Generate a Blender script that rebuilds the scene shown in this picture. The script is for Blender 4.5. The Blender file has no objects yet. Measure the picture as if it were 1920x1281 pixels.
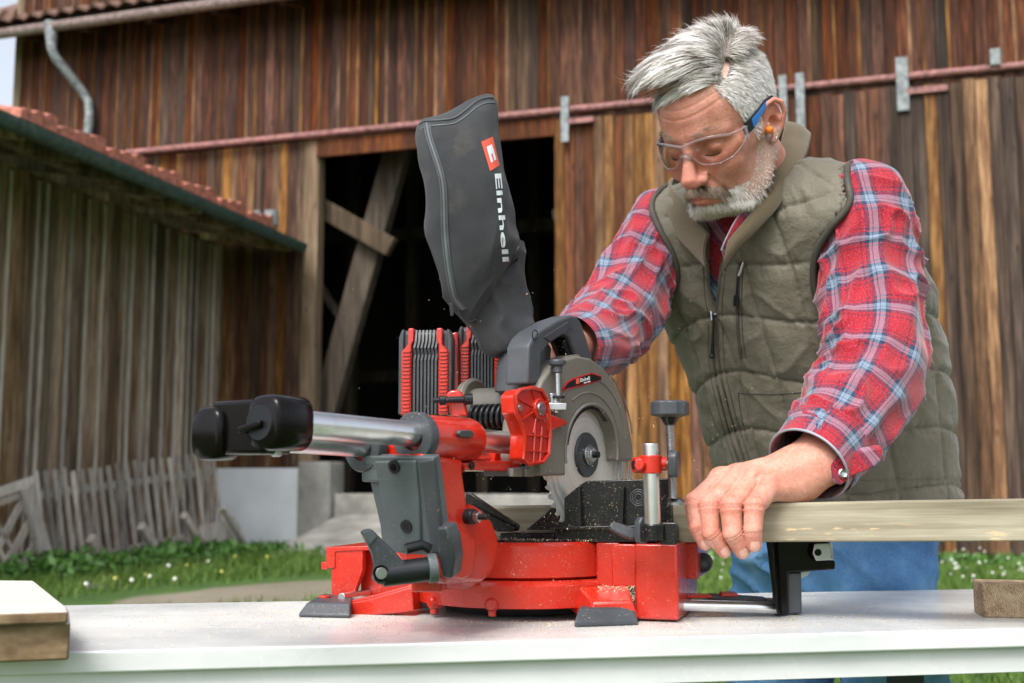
import bpy, bmesh, math, random
import numpy as np
from mathutils import Vector, Matrix, noise
from mathutils.bvhtree import BVHTree
SC = bpy.context.scene
COL = SC.collection
rnd = random.Random(7)
# ------------------------------------------------------------------ camera, sky, sun, exposure
F = 2200.0; PIT = math.atan(260 / 2200.0); CZ = 0.975
cam_d = bpy.data.cameras.new('camera'); cam = bpy.data.objects.new('camera', cam_d); COL.objects.link(cam)
cam.location = (0, 0, CZ); cam.rotation_euler = (math.pi / 2 + PIT, 0, 0)
cam_d.sensor_width = 36.0; cam_d.lens = 36.0 * F / 1920.0
cam_d.clip_start = 0.05; cam_d.clip_end = 600
cam_d.dof.use_dof = True; cam_d.dof.focus_distance = 1.52; cam_d.dof.aperture_fstop = 6.6
SC.camera = cam
world = bpy.data.worlds.new('World'); SC.world = world; world.use_nodes = True
wn = world.node_tree.nodes; wl = world.node_tree.links
bg = wn['Background']; sky = wn.new('ShaderNodeTexSky'); sky.sky_type = 'NISHITA'; sky.sun_disc = False
SUN_EL = math.radians(52); SUN_AZ = math.radians(205)
sky.sun_elevation = SUN_EL; sky.sun_rotation = SUN_AZ; sky.air_density = 1.0; sky.dust_density = 4.0; sky.ozone_density = 1.0
hs = wn.new('ShaderNodeHueSaturation'); hs.inputs['Saturation'].default_value = 0.42
wl.new(sky.outputs[0], hs.inputs['Color']); wl.new(hs.outputs[0], bg.inputs[0]); bg.inputs[1].default_value = 0.15
sun_d = bpy.data.lights.new('sun', 'SUN'); sun = bpy.data.objects.new('sun', sun_d); COL.objects.link(sun)
sun_d.energy = 1.3; sun_d.angle = math.radians(22); sun_d.color = (1.0, 0.965, 0.92)
sd = Vector((math.sin(SUN_AZ) * math.cos(SUN_EL), math.cos(SUN_AZ) * math.cos(SUN_EL), math.sin(SUN_EL)))
sun.rotation_euler = sd.to_track_quat('Z', 'Y').to_euler()
SC.view_settings.view_transform = 'Standard'; SC.view_settings.look = 'None'
SC.view_settings.exposure = 0.95; SC.view_settings.gamma = 1.0; SC.view_settings.use_curve_mapping = False
SC.cycles.use_denoising = True
SC.cycles.max_bounces = 7; SC.cycles.transparent_max_bounces = 12

# ------------------------------------------------------------------ geometry helpers
CP, SP = math.cos(PIT), math.sin(PIT)
def ray(px, py):
    u = (px - 960) / F; v = -(py - 640.5) / F
    return Vector((u, CP - v * SP, SP + v * CP))
CAM = Vector((0, 0, CZ))
def P(px, py, Y):
    "world point on the sight line of a photo pixel at depth Y (metres)"
    d = ray(px, py); return CAM + d * (Y / d.y)
def hitp(px, py, o, n):
    d = ray(px, py); t = (Vector(o) - CAM).dot(Vector(n)) / d.dot(Vector(n)); return CAM + d * t
def hitz(px, py, z): return hitp(px, py, (0, 0, z), (0, 0, 1))
def V(*a): return Vector(a)

class Frame:
    "a vertical local frame: r to the right, s away, z up"
    def __init__(s, o, ang):
        s.o = Vector((o[0], o[1], 0)); c, n = math.cos(ang), math.sin(ang)
        s.R = Vector((c, -n, 0)); s.S = Vector((n, c, 0))
    def __call__(s, r, t, z): return s.o + s.R * r + s.S * t + Vector((0, 0, z))
    def onr(s, px, py, r):
        p = hitp(px, py, s(r, 0, 0), s.R); return ((p - s.o).dot(s.S), p.z)
    def ons(s, px, py, t):
        p = hitp(px, py, s(0, t, 0), s.S); return ((p - s.o).dot(s.R), p.z)

class MB:
    "collects geometry in world coordinates for ONE mesh object"
    def __init__(s): s.v = []; s.f = []; s.m = []; s.mi = 0
    def add(s, vs, fs):
        n = len(s.v); s.v += [tuple(v) for v in vs]; s.f += [tuple(i + n for i in f) for f in fs]; s.m += [s.mi] * len(fs); return s
    def box(s, o, a, b, c):
        "box from centre o with half-axis vectors a,b,c"
        o, a, b, c = map(Vector, (o, a, b, c))
        vs = [o + a * i + b * j + c * k for i in (-1, 1) for j in (-1, 1) for k in (-1, 1)]
        fs = [(0, 1, 3, 2), (4, 6, 7, 5), (0, 4, 5, 1), (2, 3, 7, 6), (0, 2, 6, 4), (1, 5, 7, 3)]
        if a.cross(b).dot(c) < 0: fs = [f[::-1] for f in fs]
        return s.add(vs, fs)
    def abox(s, x0, x1, y0, y1, z0, z1):
        return s.box(((x0 + x1) / 2, (y0 + y1) / 2, (z0 + z1) / 2), ((x1 - x0) / 2, 0, 0), (0, (y1 - y0) / 2, 0), (0, 0, (z1 - z0) / 2))
    def prism(s, pts, d):
        "closed outline pts (3D, planar) extruded by vector d"
        n = len(pts); pts = [Vector(p) for p in pts]; d = Vector(d)
        nn = Vector((0, 0, 0))
        for i in range(n): nn += pts[i].cross(pts[(i + 1) % n])
        if nn.dot(d) > 0: pts = pts[::-1]
        vs = pts + [p + d for p in pts]
        fs = [tuple(range(n)), tuple(range(2 * n - 1, n - 1, -1))] + [(i, i + n, (i + 1) % n + n, (i + 1) % n) for i in range(n)]
        return s.add(vs, fs)
    def rings(s, rings, closed=True, caps=True):
        n = len(rings[0]); vs = [p for r in rings for p in r]; fs = []
        for i in range(len(rings) - 1):
            for j in range(n if closed else n - 1):
                k = (j + 1) % n; fs.append((i * n + j, i * n + k, (i + 1) * n + k, (i + 1) * n + j))
        if caps: fs += [tuple(range(n - 1, -1, -1)), tuple(range((len(rings) - 1) * n, len(rings) * n))]
        return s.add(vs, fs)
    def tube(s, path, rad, n=20, caps=True, flat=1.0, up=None):
        "swept tube; rad number or list"
        path = [Vector(p) for p in path]; m = len(path)
        if not hasattr(rad, '__len__'): rad = [rad] * m
        rg = []; pu = None
        for i, p in enumerate(path):
            t = (path[min(i + 1, m - 1)] - path[max(i - 1, 0)]).normalized()
            if pu is None:
                pu = Vector(up) if up else (Vector((0, 0, 1)) if abs(t.z) < .9 else Vector((1, 0, 0)))
            a = (pu - t * pu.dot(t)).normalized(); b = t.cross(a); pu = a
            rg.append([p + (a * math.cos(q) + b * math.sin(q) * flat) * rad[i] for q in [2 * math.pi * j / n for j in range(n)]])
        return s.rings(rg, True, caps)
    def lathe(s, o, axis, prof, n=48, ref=None):
        "prof = [(along, radius)...]; closed with caps"
        o = Vector(o); ax = Vector(axis).normalized()
        a = (Vector(ref) if ref else (Vector((0, 0, 1)) if abs(ax.z) < .9 else Vector((1, 0, 0))))
        a = (a - ax * a.dot(ax)).normalized(); b = ax.cross(a)
        rg = [[o + ax * h + (a * math.cos(q) + b * math.sin(q)) * max(r, 1e-5) for q in [2 * math.pi * j / n for j in range(n)]] for h, r in prof]
        return s.rings(rg)
    def cyl(s, a, b, r, n=32):
        a, b = Vector(a), Vector(b); L = (b - a).length
        return s.lathe(a, b - a, [(0, r), (L, r)], n)
    def sphere(s, o, r, n=16):
        prof = [(-r * math.cos(math.pi * i / n), r * math.sin(math.pi * i / n)) for i in range(n + 1)]
        return s.lathe(o, (0, 0, 1), prof, 2 * n)
    def mesh(s, name):
        me = bpy.data.meshes.new(name); me.from_pydata(s.v, [], s.f); me.validate(); me.update()
        bm = bmesh.new(); bm.from_mesh(me)
        bmesh.ops.recalc_face_normals(bm, faces=bm.faces); bm.to_mesh(me); bm.free()
        if max(s.m, default=0) > 0 and len(me.polygons) == len(s.m): me.polygons.foreach_set('material_index', s.m)
        return me

def setp(o, **k):
    for a, b in k.items():
        if b is not None: o[a] = b
    return o
def link(name, me, mat, parent=None, bevel=0, seg=2, smooth=40, **k):
    o = bpy.data.objects.new(name, me); COL.objects.link(o)
    mats = mat if isinstance(mat, (list, tuple)) else [mat]
    if me is not None and hasattr(me, 'materials') and len(me.materials) == 0:
        for m in mats: me.materials.append(m)
    if parent is not None:
        o.parent = parent; o.matrix_parent_inverse = parent_world(parent).inverted()
    if bevel:
        b = o.modifiers.new('bevel', 'BEVEL'); b.width = bevel; b.segments = seg; b.limit_method = 'ANGLE'; b.angle_limit = math.radians(32)
        b.harden_normals = False
    if smooth and me is not None and hasattr(me, 'polygons'):
        shade(me, smooth)
    setp(o, **k); return o
def shade(me, ang):
    me.polygons.foreach_set('use_smooth', [True] * len(me.polygons))
    if ang < 180:
        try: me.set_sharp_from_angle(angle=math.radians(ang))
        except Exception: pass
def parent_world(p):
    m = Matrix.LocRotScale(p.location, p.rotation_euler, p.scale)
    if p.parent: m = parent_world(p.parent) @ p.matrix_parent_inverse @ m
    return m
def thing(name, label, cat, loc, group=None, parent=None):
    o = bpy.data.objects.new(name, None); COL.objects.link(o); o.location = loc; o.empty_display_size = .05
    setp(o, label=label, category=cat, group=group); return o
def tag(o, label, cat, group=None): return setp(o, label=label, category=cat, group=group)

# ------------------------------------------------------------------ materials
class Nt:
    def __init__(s, name):
        s.m = bpy.data.materials.new(name); s.m.use_nodes = True; s.n = s.m.node_tree.nodes; s.l = s.m.node_tree.links
        s.b = s.n['Principled BSDF']; s.out = s.n['Material Output']
    def node(s, t, **k):
        n = s.n.new(t)
        for a, b in k.items():
            if a in n.inputs.keys() if isinstance(a, str) else False: s.inp(n, a, b)
            else: setattr(n, a, b)
        return n
    def inp(s, n, key, v):
        i = n.inputs[key]
        if isinstance(v, bpy.types.NodeSocket): s.l.new(v, i)
        else: i.default_value = v
        return n
    def set(s, key, v): s.inp(s.b, key, v); return s
    def pos(s, scale=(1, 1, 1), kind='Object', loc=None, rot=None):
        tc = s.n.new('ShaderNodeTexCoord'); mp = s.n.new('ShaderNodeMapping')
        s.l.new(tc.outputs[kind], mp.inputs['Vector']); mp.inputs['Scale'].default_value = scale
        if rot: mp.inputs['Rotation'].default_value = rot
        if loc is not None: s.inp(mp, 'Location', loc)
        return mp.outputs[0]
    def noise(s, vec, scale=5, detail=4, rough=.55, out='Fac'):
        n = s.n.new('ShaderNodeTexNoise'); s.l.new(vec, n.inputs['Vector']); n.inputs['Scale'].default_value = scale
        n.inputs['Detail'].default_value = detail; n.inputs['Roughness'].default_value = rough; return n.outputs[out]
    def ramp(s, fac, stops, interp='LINEAR'):
        r = s.n.new('ShaderNodeValToRGB'); s.l.new(fac, r.inputs[0]); e = r.color_ramp; e.interpolation = interp
        while len(e.elements) < len(stops): e.elements.new(.5)
        for el, (p_, c) in zip(e.elements, stops):
            el.position = p_; el.color = (c, c, c, 1) if not hasattr(c, '__len__') else (*c[:3], 1)
        return r.outputs[0]
    def mix(s, fac, a, b, mode='MIX'):
        n = s.n.new('ShaderNodeMix'); n.data_type = 'RGBA'; n.blend_type = mode
        for i, v in ((0, fac), (6, a), (7, b)):
            if isinstance(v, bpy.types.NodeSocket): s.l.new(v, n.inputs[i])
            elif i == 0: n.inputs[0].default_value = v
            else: n.inputs[i].default_value = (*v[:3], 1)
        return n.outputs[2]
    def math(s, op, a, b=0.0, c=0.0):
        n = s.n.new('ShaderNodeMath'); n.operation = op
        for i, v in enumerate((a, b, c)):
            if isinstance(v, bpy.types.NodeSocket): s.l.new(v, n.inputs[i])
            else: n.inputs[i].default_value = v
        return n.outputs[0]
    def bump(s, h, strength=.3, dist=.002, normal=None):
        n = s.n.new('ShaderNodeBump'); s.l.new(h, n.inputs['Height']); n.inputs['Strength'].default_value = strength
        n.inputs['Distance'].default_value = dist
        if normal: s.l.new(normal, n.inputs['Normal'])
        s.l.new(n.outputs[0], s.b.inputs['Normal']); return n.outputs[0]
def plastic(name, col, rough=.4, var=.12, bump=.15, scale=260, metal=0, coat=0, spec=.5, dust=0, ns=14):
    t = Nt(name); p = t.pos(kind='Object')
    n = t.noise(p, ns, 5); c2 = [max(0, x * (1 - var * 2)) for x in col]; c3 = [min(1, x * (1 + var)) for x in col]
    c = t.ramp(n, [(.3, c2), (.7, c3)])
    if dust:
        d = t.noise(p, 420, 2, .7); d2 = t.noise(p, 22, 3); geo = t.n.new('ShaderNodeNewGeometry'); sx = t.n.new('ShaderNodeSeparateXYZ'); t.l.new(geo.outputs['Normal'], sx.inputs[0])
        up = t.ramp(sx.outputs[2], [(.2, .55), (.9, 1)])
        k = t.math('MULTIPLY', t.ramp(d, [(.635, 0), (.69, 1)]), t.math('MULTIPLY', up, t.math('MULTIPLY', t.ramp(d2, [(.38, .1), (.6, 1)]), dust)))
        c = t.mix(k, c, (.62, .5, .34))
    t.set('Base Color', c); t.set('Roughness', t.ramp(t.noise(p, 60, 4), [(.3, rough * .8), (.7, min(1, rough * 1.25))])); t.set('Metallic', metal)
    if coat: t.set('Coat Weight', coat); t.set('Coat Roughness', .12)
    t.set('Specular IOR Level', spec)
    if bump: t.bump(t.noise(p, scale, 2), bump, .0006)
    return t.m
def wood(name, dark, mid, light, rough=.8, sc=1.0, along=(0, 0, 1), bump=.5, perobj=True, knots=True, detail_scale=(60, 60, 3), rot=None):
    t = Nt(name)
    oi = t.n.new('ShaderNodeObjectInfo'); off = t.n.new('ShaderNodeCombineXYZ')
    for i in range(3): t.l.new(t.math('MULTIPLY', oi.outputs['Random'], 37.0 + 11 * i), off.inputs[i])
    ds = tuple(x * sc for x in detail_scale)
    v = t.pos(ds, 'Object' if not perobj else 'Object', off.outputs[0], rot)
    g1 = t.noise(v, 1.0, 6, .65); g2 = t.noise(t.pos(tuple(x * .12 for x in ds), 'Object', off.outputs[0], rot), 1.0, 4)
    c = t.ramp(t.math('ADD', t.math('MULTIPLY', g1, .6), t.math('MULTIPLY', g2, .4)), [(.34, dark), (.5, mid), (.64, light)])
    if perobj:
        hsv = t.n.new('ShaderNodeHueSaturation'); t.l.new(c, hsv.inputs['Color'])
        t.l.new(t.ramp(oi.outputs['Random'], [(0, .65), (.35, .93), (.7, 1.12), (1, 1.42)]), hsv.inputs['Value'])
        r2 = t.math('FRACT', t.math('MULTIPLY', oi.outputs['Random'], 7.31)); t.l.new(t.ramp(r2, [(0, .75), (1, 1.2)]), hsv.inputs['Saturation']); c = hsv.outputs[0]
    if perobj and knots:
        vo = t.n.new('ShaderNodeTexVoronoi'); t.l.new(t.pos((7.5, 7.5, 1.9), 'Object', off.outputs[0]), vo.inputs['Vector']); vo.inputs['Scale'].default_value = 1.0
        kn_ = t.ramp(t.math('ADD', vo.outputs['Distance'], t.math('MULTIPLY', g1, .10)), [(.10, 1), (.19, 0)]); c = t.mix(t.math('MULTIPLY', kn_, .8), c, tuple(x * .7 for x in dark))
    t.set('Base Color', c); t.set('Roughness', rough); t.set('Specular IOR Level', .25); t.bump(g1, bump, .003)
    return t.m

# ------------------------------------------------------------------ signed-distance modelling (surface nets)
def smin(a, b, k):
    h = np.clip(.5 + .5 * (b - a) / k, 0, 1); return b * (1 - h) + a * h - k * h * (1 - h)
def smax(a, b, k): return -smin(-a, -b, k)
def s_cap(p, a, b, ra, rb):
    a = np.asarray(a, float); b = np.asarray(b, float); ba = b - a; t = np.clip(((p - a) @ ba) / (ba @ ba + 1e-12), 0, 1)
    return np.linalg.norm(p - a - t[:, None] * ba, axis=1) - (ra + (rb - ra) * t)
def s_ell(p, c, r, Rm=None):
    q = p - np.asarray(c, float)
    if Rm is not None: q = q @ Rm
    r = np.asarray(r, float); k0 = np.linalg.norm(q / r, axis=1); k1 = np.linalg.norm(q / (r * r), axis=1)
    return k0 * (k0 - 1) / (k1 + 1e-9)
def s_chain(p, pts, rad, k=0):
    d = None
    for i in range(len(pts) - 1):
        e = s_cap(p, pts[i], pts[i + 1], rad[i], rad[i + 1]); d = e if d is None else (np.minimum(d, e) if not k else smin(d, e, k))
    return d
def sdf_mesh(fn, lo, hi, h, B=8):
    lo = np.asarray(lo, float); hi = np.asarray(hi, float); nb = np.ceil((hi - lo) / (h * B)).astype(int)
    g = np.stack(np.meshgrid(*[np.arange(k) for k in nb], indexing='ij'), -1).reshape(-1, 3)
    d = fn(lo + (g + .5) * h * B); g = g[np.abs(d) < h * B * 1.6]
    o = np.stack(np.meshgrid(*[np.arange(B + 1)] * 3, indexing='ij'), -1).reshape(-1, 3)
    base = g[:, None, :] * B
    idx = (base + o[None]).reshape(-1, 3)
    val = np.concatenate([fn(lo + c * h) for c in np.array_split(idx, max(1, len(idx) // 1500000))]).reshape(len(g), B + 1, B + 1, B + 1)
    N = nb * B + 4
    def key(a): return (a[..., 0] * N[1] + a[..., 1]) * N[2] + a[..., 2]
    # cell vertices
    ci = np.stack(np.meshgrid(*[np.arange(B)] * 3, indexing='ij'), -1)
    sgn = val < 0
    cs = [(i, j, k) for i in (0, 1) for j in (0, 1) for k in (0, 1)]
    cnt = sum(sgn[:, i:i + B, j:j + B, k:k + B].astype(int) for i, j, k in cs)
    act = (cnt > 0) & (cnt < 8)
    w = np.argwhere(act); gi = w[:, 0]
    acc = np.zeros((len(w), 3)); num = np.zeros(len(w))
    c8 = {c: val[gi, w[:, 1] + c[0], w[:, 2] + c[1], w[:, 3] + c[2]] for c in cs}
    for c in cs:
        for ax in range(3):
            if c[ax] == 0:
                e = list(c); e[ax] = 1; e = tuple(e); a, b = c8[c], c8[e]; m = (a < 0) != (b < 0)
                t = np.where(m, a / np.where(m, a - b, 1), 0); q = np.tile(np.array(c, float), (len(w), 1)); q[:, ax] = t
                acc[m] += q[m]; num[m] += 1
    cell = g[gi] * B + w[:, 1:]; pos = lo + (cell + acc / num[:, None]) * h
    ck = key(cell + 1); order = np.argsort(ck); cks = ck[order]; pos = pos[order]
    fs = []
    for ax in range(3):
        b_, c_ = (ax + 1) % 3, (ax + 2) % 3
        sl0 = [slice(None), slice(0, B), slice(0, B), slice(0, B)]; sl1 = list(sl0); sl1[ax + 1] = slice(1, B + 1)
        A = sgn[tuple(sl0)]; Bv = sgn[tuple(sl1)]; w = np.argwhere(A != Bv)
        if not len(w): continue
        flip = A[w[:, 0], w[:, 1], w[:, 2], w[:, 3]]
        e = g[w[:, 0]] * B + w[:, 1:] + 1; q = []
        for db, dc in ((0, 0), (-1, 0), (-1, -1), (0, -1)):
            f = e.copy(); f[:, b_] += db; f[:, c_] += dc; k = key(f); i = np.searchsorted(cks, k); i = np.minimum(i, len(cks) - 1)
            q.append(np.where(cks[i] == k, i, -1))
        q = np.stack(q, 1); ok = (q >= 0).all(1); q = q[ok]; fl = flip[ok]; q[~fl] = q[~fl][:, ::-1]; fs.append(q)
    return pos, np.concatenate(fs)
def np_mesh(name, v, f):
    me = bpy.data.meshes.new(name); v = np.ascontiguousarray(v, dtype=np.float32)
    me.vertices.add(len(v)); me.vertices.foreach_set('co', v.ravel())
    n = f.shape[1]; me.loops.add(f.size); me.loops.foreach_set('vertex_index', np.ascontiguousarray(f, dtype=np.int32).ravel())
    me.polygons.add(len(f)); me.polygons.foreach_set('loop_start', np.arange(0, f.size, n, dtype=np.int32))
    try: me.polygons.foreach_set('loop_total', np.full(len(f), n, dtype=np.int32))
    except Exception: pass
    me.update(calc_edges=True); me.polygons.foreach_set('use_smooth', [True] * len(f)); return me
def vnormals(v, f):
    a = v[f[:, 2]] - v[f[:, 0]]; b = v[f[:, 3]] - v[f[:, 1]] if f.shape[1] == 4 else v[f[:, 1]] - v[f[:, 0]]
    n = np.cross(a, b); o = np.zeros_like(v)
    for i in range(f.shape[1]): np.add.at(o, f[:, i], n)
    return o / (np.linalg.norm(o, axis=1, keepdims=True) + 1e-12)
def attr(me, name, arr):
    a = me.attributes.new(name, 'FLOAT', 'POINT'); a.data.foreach_set('value', np.ascontiguousarray(arr, dtype=np.float32))
def vnoise(p, freq, seed=0):
    "cheap smooth 3D value noise, vectorised, range about -1..1"
    q = p * freq + seed * 17.13; i = np.floor(q).astype(np.int64); f = q - i; f = f * f * (3 - 2 * f); r = 0
    for a in (0, 1):
        for b in (0, 1):
            for c in (0, 1):
                hh = (i[:, 0] + a) * 374761393 + (i[:, 1] + b) * 668265263 + (i[:, 2] + c) * 2147483647
                hh = (hh ^ (hh >> 13)) * 1274126177; hh = ((hh ^ (hh >> 16)) & 0xffff) / 32767.5 - 1
                r = r + hh * (f[:, 0] if a else 1 - f[:, 0]) * (f[:, 1] if b else 1 - f[:, 1]) * (f[:, 2] if c else 1 - f[:, 2])
    return r
def strands(mb_v, mb_f, roots, dirs, length, width, seg=4, bend=None, nrm=None):
    pass
# ================================================================== MATERIALS OF THE SETTING
W_RED = wood('barn_wood_red', (.012, .006, .004), (.072, .027, .013), (.19, .072, .033), .8, detail_scale=(26, 26, 2.0))
W_UP = wood('barn_wood_upper', (.008, .003, .003), (.060, .020, .009), (.17, .058, .026), .8, detail_scale=(26, 26, 2.0))
W_GOLD = wood('barn_wood_gold', (.018, .009, .004), (.125, .056, .019), (.32, .17, .065), .75, detail_scale=(22, 22, 1.8))
W_BLACK = wood('barn_wood_weathered', (.010, .007, .006), (.045, .028, .020), (.15, .095, .062), .85, detail_scale=(26, 26, 1.0))
W_GREY = wood('shed_wood_grey', (.045, .032, .022), (.225, .150, .092), (.47, .38, .275), .85, detail_scale=(24, 24, 1.6))
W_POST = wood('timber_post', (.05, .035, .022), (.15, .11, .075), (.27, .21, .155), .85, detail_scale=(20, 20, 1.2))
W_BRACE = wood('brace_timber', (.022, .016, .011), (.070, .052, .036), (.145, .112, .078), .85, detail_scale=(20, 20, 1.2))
W_PICK = wood('picket_wood', (.22, .19, .16), (.42, .38, .33), (.60, .55, .48), .9, detail_scale=(40, 40, 4))
PINK = plastic('rusty_rail_paint', (.30, .13, .12), .6, .35, .3, 60)
ZINC = plastic('zinc_sheet', (.24, .27, .28), .6, .3, .2, 60, metal=.1)
GUTG = plastic('green_patina_gutter', (.075, .125, .115), .5, .25, .15, 60, metal=.2)
GUTP = plastic('old_painted_gutter', (.33, .25, .24), .6, .3, .2, 50)
TILE = plastic('clay_tile', (.52, .185, .125), .75, .3, .6, 90)
TILE_OLD = plastic('old_brown_tile', (.16, .085, .055), .85, .4, .6, 60)
PLASTER = plastic('white_plaster', (.80, .85, .88), .9, .07, 0, 14, ns=1.6)
CONC = plastic('concrete', (.30, .295, .27), .9, .22, .3, 12, ns=2.6)
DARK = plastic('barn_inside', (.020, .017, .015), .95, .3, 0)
# ================================================================== GROUND
dirt_c = hitz(600, 1105, 0)
t = Nt('ground_soil'); g = t.n.new('ShaderNodeNewGeometry'); pv = g.outputs['Position']
def mp(t, v, loc, sc, rot=(0, 0, 0)):
    m = t.n.new('ShaderNodeMapping'); m.vector_type = 'TEXTURE'; t.l.new(v, m.inputs[0]); m.inputs['Location'].default_value = loc; m.inputs['Scale'].default_value = sc; m.inputs['Rotation'].default_value = rot; return m.outputs[0]
n1 = t.noise(pv, 1.3, 6, .6); n2 = t.noise(pv, 30, 3)
grassy = t.ramp(t.math('ADD', t.math('MULTIPLY', n1, .6), t.math('MULTIPLY', n2, .4)), [(.3, (.018, .045, .006)), (.52, (.045, .105, .012)), (.72, (.09, .15, .025))])
dirt = t.ramp(t.math('ADD', t.math('MULTIPLY', n1, .5), t.math('MULTIPLY', n2, .5)), [(.3, (.12, .105, .07)), (.7, (.27, .24, .18))])
dv = t.n.new('ShaderNodeVectorMath'); dv.operation = 'LENGTH'; t.l.new(mp(t, pv, (dirt_c.x - .3, dirt_c.y - .2, 0), (1.0, 2.4, 9), (0, 0, math.radians(-38))), dv.inputs[0])
k = t.ramp(t.math('ADD', dv.outputs['Value'], t.math('MULTIPLY', n1, .5)), [(.95, 1), (1.35, 0)])
t.set('Base Color', t.mix(k, grassy, dirt)); t.set('Roughness', .95); t.bump(n2, .6, .02)
M_SOIL = t.m
gm = MB(); gm.abox(-150, 150, -60, 240, -.5, 0); link('ground', gm.mesh('ground'), M_SOIL, kind='structure', smooth=0)
# grass blades, flowers, weeds
M_GRASS = Nt('grass_blade'); t = M_GRASS; n1 = t.noise(t.pos((1, 1, 1), 'Object'), 2.2, 4); n2 = t.noise(t.pos((1, 1, 1), 'Object'), 60, 1)
t.set('Base Color', t.ramp(t.math('ADD', t.math('MULTIPLY', n1, .5), t.math('MULTIPLY', n2, .5)), [(.3, (.035, .075, .012)), (.52, (.085, .155, .028)), (.66, (.16, .215, .055)), (.8, (.34, .31, .15))])); t.set('Roughness', .6); t.set('Specular IOR Level', .2)
M_GRASS = M_GRASS.m
rs = np.random.RandomState(3)
def blades(n, xs, ys, hgt, wid, keep):
    x = rs.uniform(*xs, n); y = ys[0] + (ys[1] - ys[0]) * rs.rand(n); k = keep(x, y); x, y = x[k], y[k]; n = len(x)
    h = hgt * rs.uniform(.4, 1.3, n); a = rs.rand(n) * 6.28; w = wid * rs.uniform(.6, 1.4, n); le = rs.uniform(.1, .9, n) * h; b = rs.rand(n) * 6.28
    base = np.stack([x, y, np.zeros(n)], 1); d = np.stack([np.cos(a), np.sin(a), 0 * a], 1) * w[:, None]; l = np.stack([np.cos(b), np.sin(b), 0 * b], 1)
    mid = base + l * le[:, None] * .35; mid[:, 2] = h * .6; tip = base + l * le[:, None]; tip[:, 2] = h
    v = np.stack([base - d, base + d, mid + d * .7, mid - d * .7, tip], 1).reshape(-1, 3); i = np.arange(n)[:, None] * 5
    f = np.concatenate([i + [0, 1, 2], i + [0, 2, 3], i + [3, 2, 4]]); return v, f
def notpath(x, y):
    q = np.stack([x - (dirt_c.x - .3), y - (dirt_c.y - .2)], 1); a = math.radians(38); r = np.stack([q[:, 0] * math.cos(a) - q[:, 1] * math.sin(a), q[:, 0] * math.sin(a) + q[:, 1] * math.cos(a)], 1) / [1.0, 2.4]
    return (np.linalg.norm(r, axis=1) > .95 + rs.rand(len(x)) * .35) & (y < 16.4 - .317 * x)
v1, f1 = blades(90000, (-8, 8), (5.2, 17.8), .11, .007, notpath)
link('grass', np_mesh('grass', v1, f1), M_GRASS, kind='stuff', smooth=0, label='bright green meadow grass growing in front of the barn', category='grass')
M_LEAF = Nt('weed_leaf'); t = M_LEAF; n1 = t.noise(t.pos((1, 1, 1), 'Object'), 6, 3)
t.set('Base Color', t.ramp(n1, [(.35, (.03, .10, .012)), (.65, (.09, .21, .035))])); t.set('Roughness', .55); M_LEAF = M_LEAF.m
vs, fs = [], []
def weeds(px, py, wd, ht, n):
    c = hitz(px, py, 0)
    for i in range(n):
        a = rs.rand() * 6.28; r = wd * math.sqrt(rs.rand()); z = .75 * ht * rs.rand() ** .8 * (1 - .6 * (r / wd) ** 2) + .02
        o = Vector((c.x + r * math.cos(a), c.y + r * math.sin(a), z)); d = Vector(rs.normal(size=3)).normalized(); e = d.cross(Vector(rs.normal(size=3))).normalized()
        L = .035 + .04 * rs.rand(); b = len(vs); vs.extend([o, o + d * L + e * L * .45, o + d * L * 2, o + d * L - e * L * .45]); fs.append((b, b + 1, b + 2, b + 3))
for a in ((90, 1085, .5, .32, 420), (150, 1075, .45, .30, 380), (265, 1062, .5, .22, 360), (345, 1052, .5, .26, 380), (300, 1048, .4, .2, 260), (400, 1045, .5, .24, 360), (480, 1040, .4, .12, 200), (560, 1040, .5, .1, 200), (1780, 1062, .6, .1, 240), (1850, 1062, .6, .1, 240), (1330, 1060, .4, .1, 160)): weeds(*a)
me = bpy.data.meshes.new('weeds'); me.from_pydata(vs, [], fs); link('weeds', me, M_LEAF, kind='stuff', smooth=0, label='dark green leafy weeds along the foot of the leaning fence', category='weeds')
M_FL = plastic('petal_white', (.72, .72, .66), .7, .1, 0); M_FY = plastic('petal_yellow', (.6, .55, .12), .7, .1, 0)
fm = MB()
spots = [(rs.uniform(1700, 1930), rs.uniform(1046, 1108)) for _ in range(60)] + [(rs.uniform(1275, 1380), rs.uniform(1040, 1112)) for _ in range(14)]
def flower(px, py, r):
    c = hitz(px, py, 0); h = rs.uniform(.07, .15); c.z = h; fm.lathe(c, (rs.uniform(-.5, .5), -1, rs.uniform(.2, 1)), [(0, .002), (.004, r), (.008, r * .8), (.012, .002)], 7)
for s_ in spots: flower(*s_, rs.uniform(.008, .015))
for s_ in ((390, 1067), (280, 1107), (246, 1108), (160, 1124), (327, 1107), (315, 1087)): flower(*s_, .018)
link('meadow_flowers', fm.mesh('flowers'), M_FL, kind='stuff', smooth=0, label='small white clover blossoms dotted through the grass', category='flowers')
fm = MB()
for s_ in ((273, 1091), (415, 1092), (440, 1062), (350, 1075), (500, 1070), (215, 1110)): flower(*s_, .016)
link('yellow_flowers', fm.mesh('yflowers'), M_FY, kind='stuff', smooth=0, label='scattered yellow dandelion heads in the grass below the fence', category='flowers')

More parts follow.
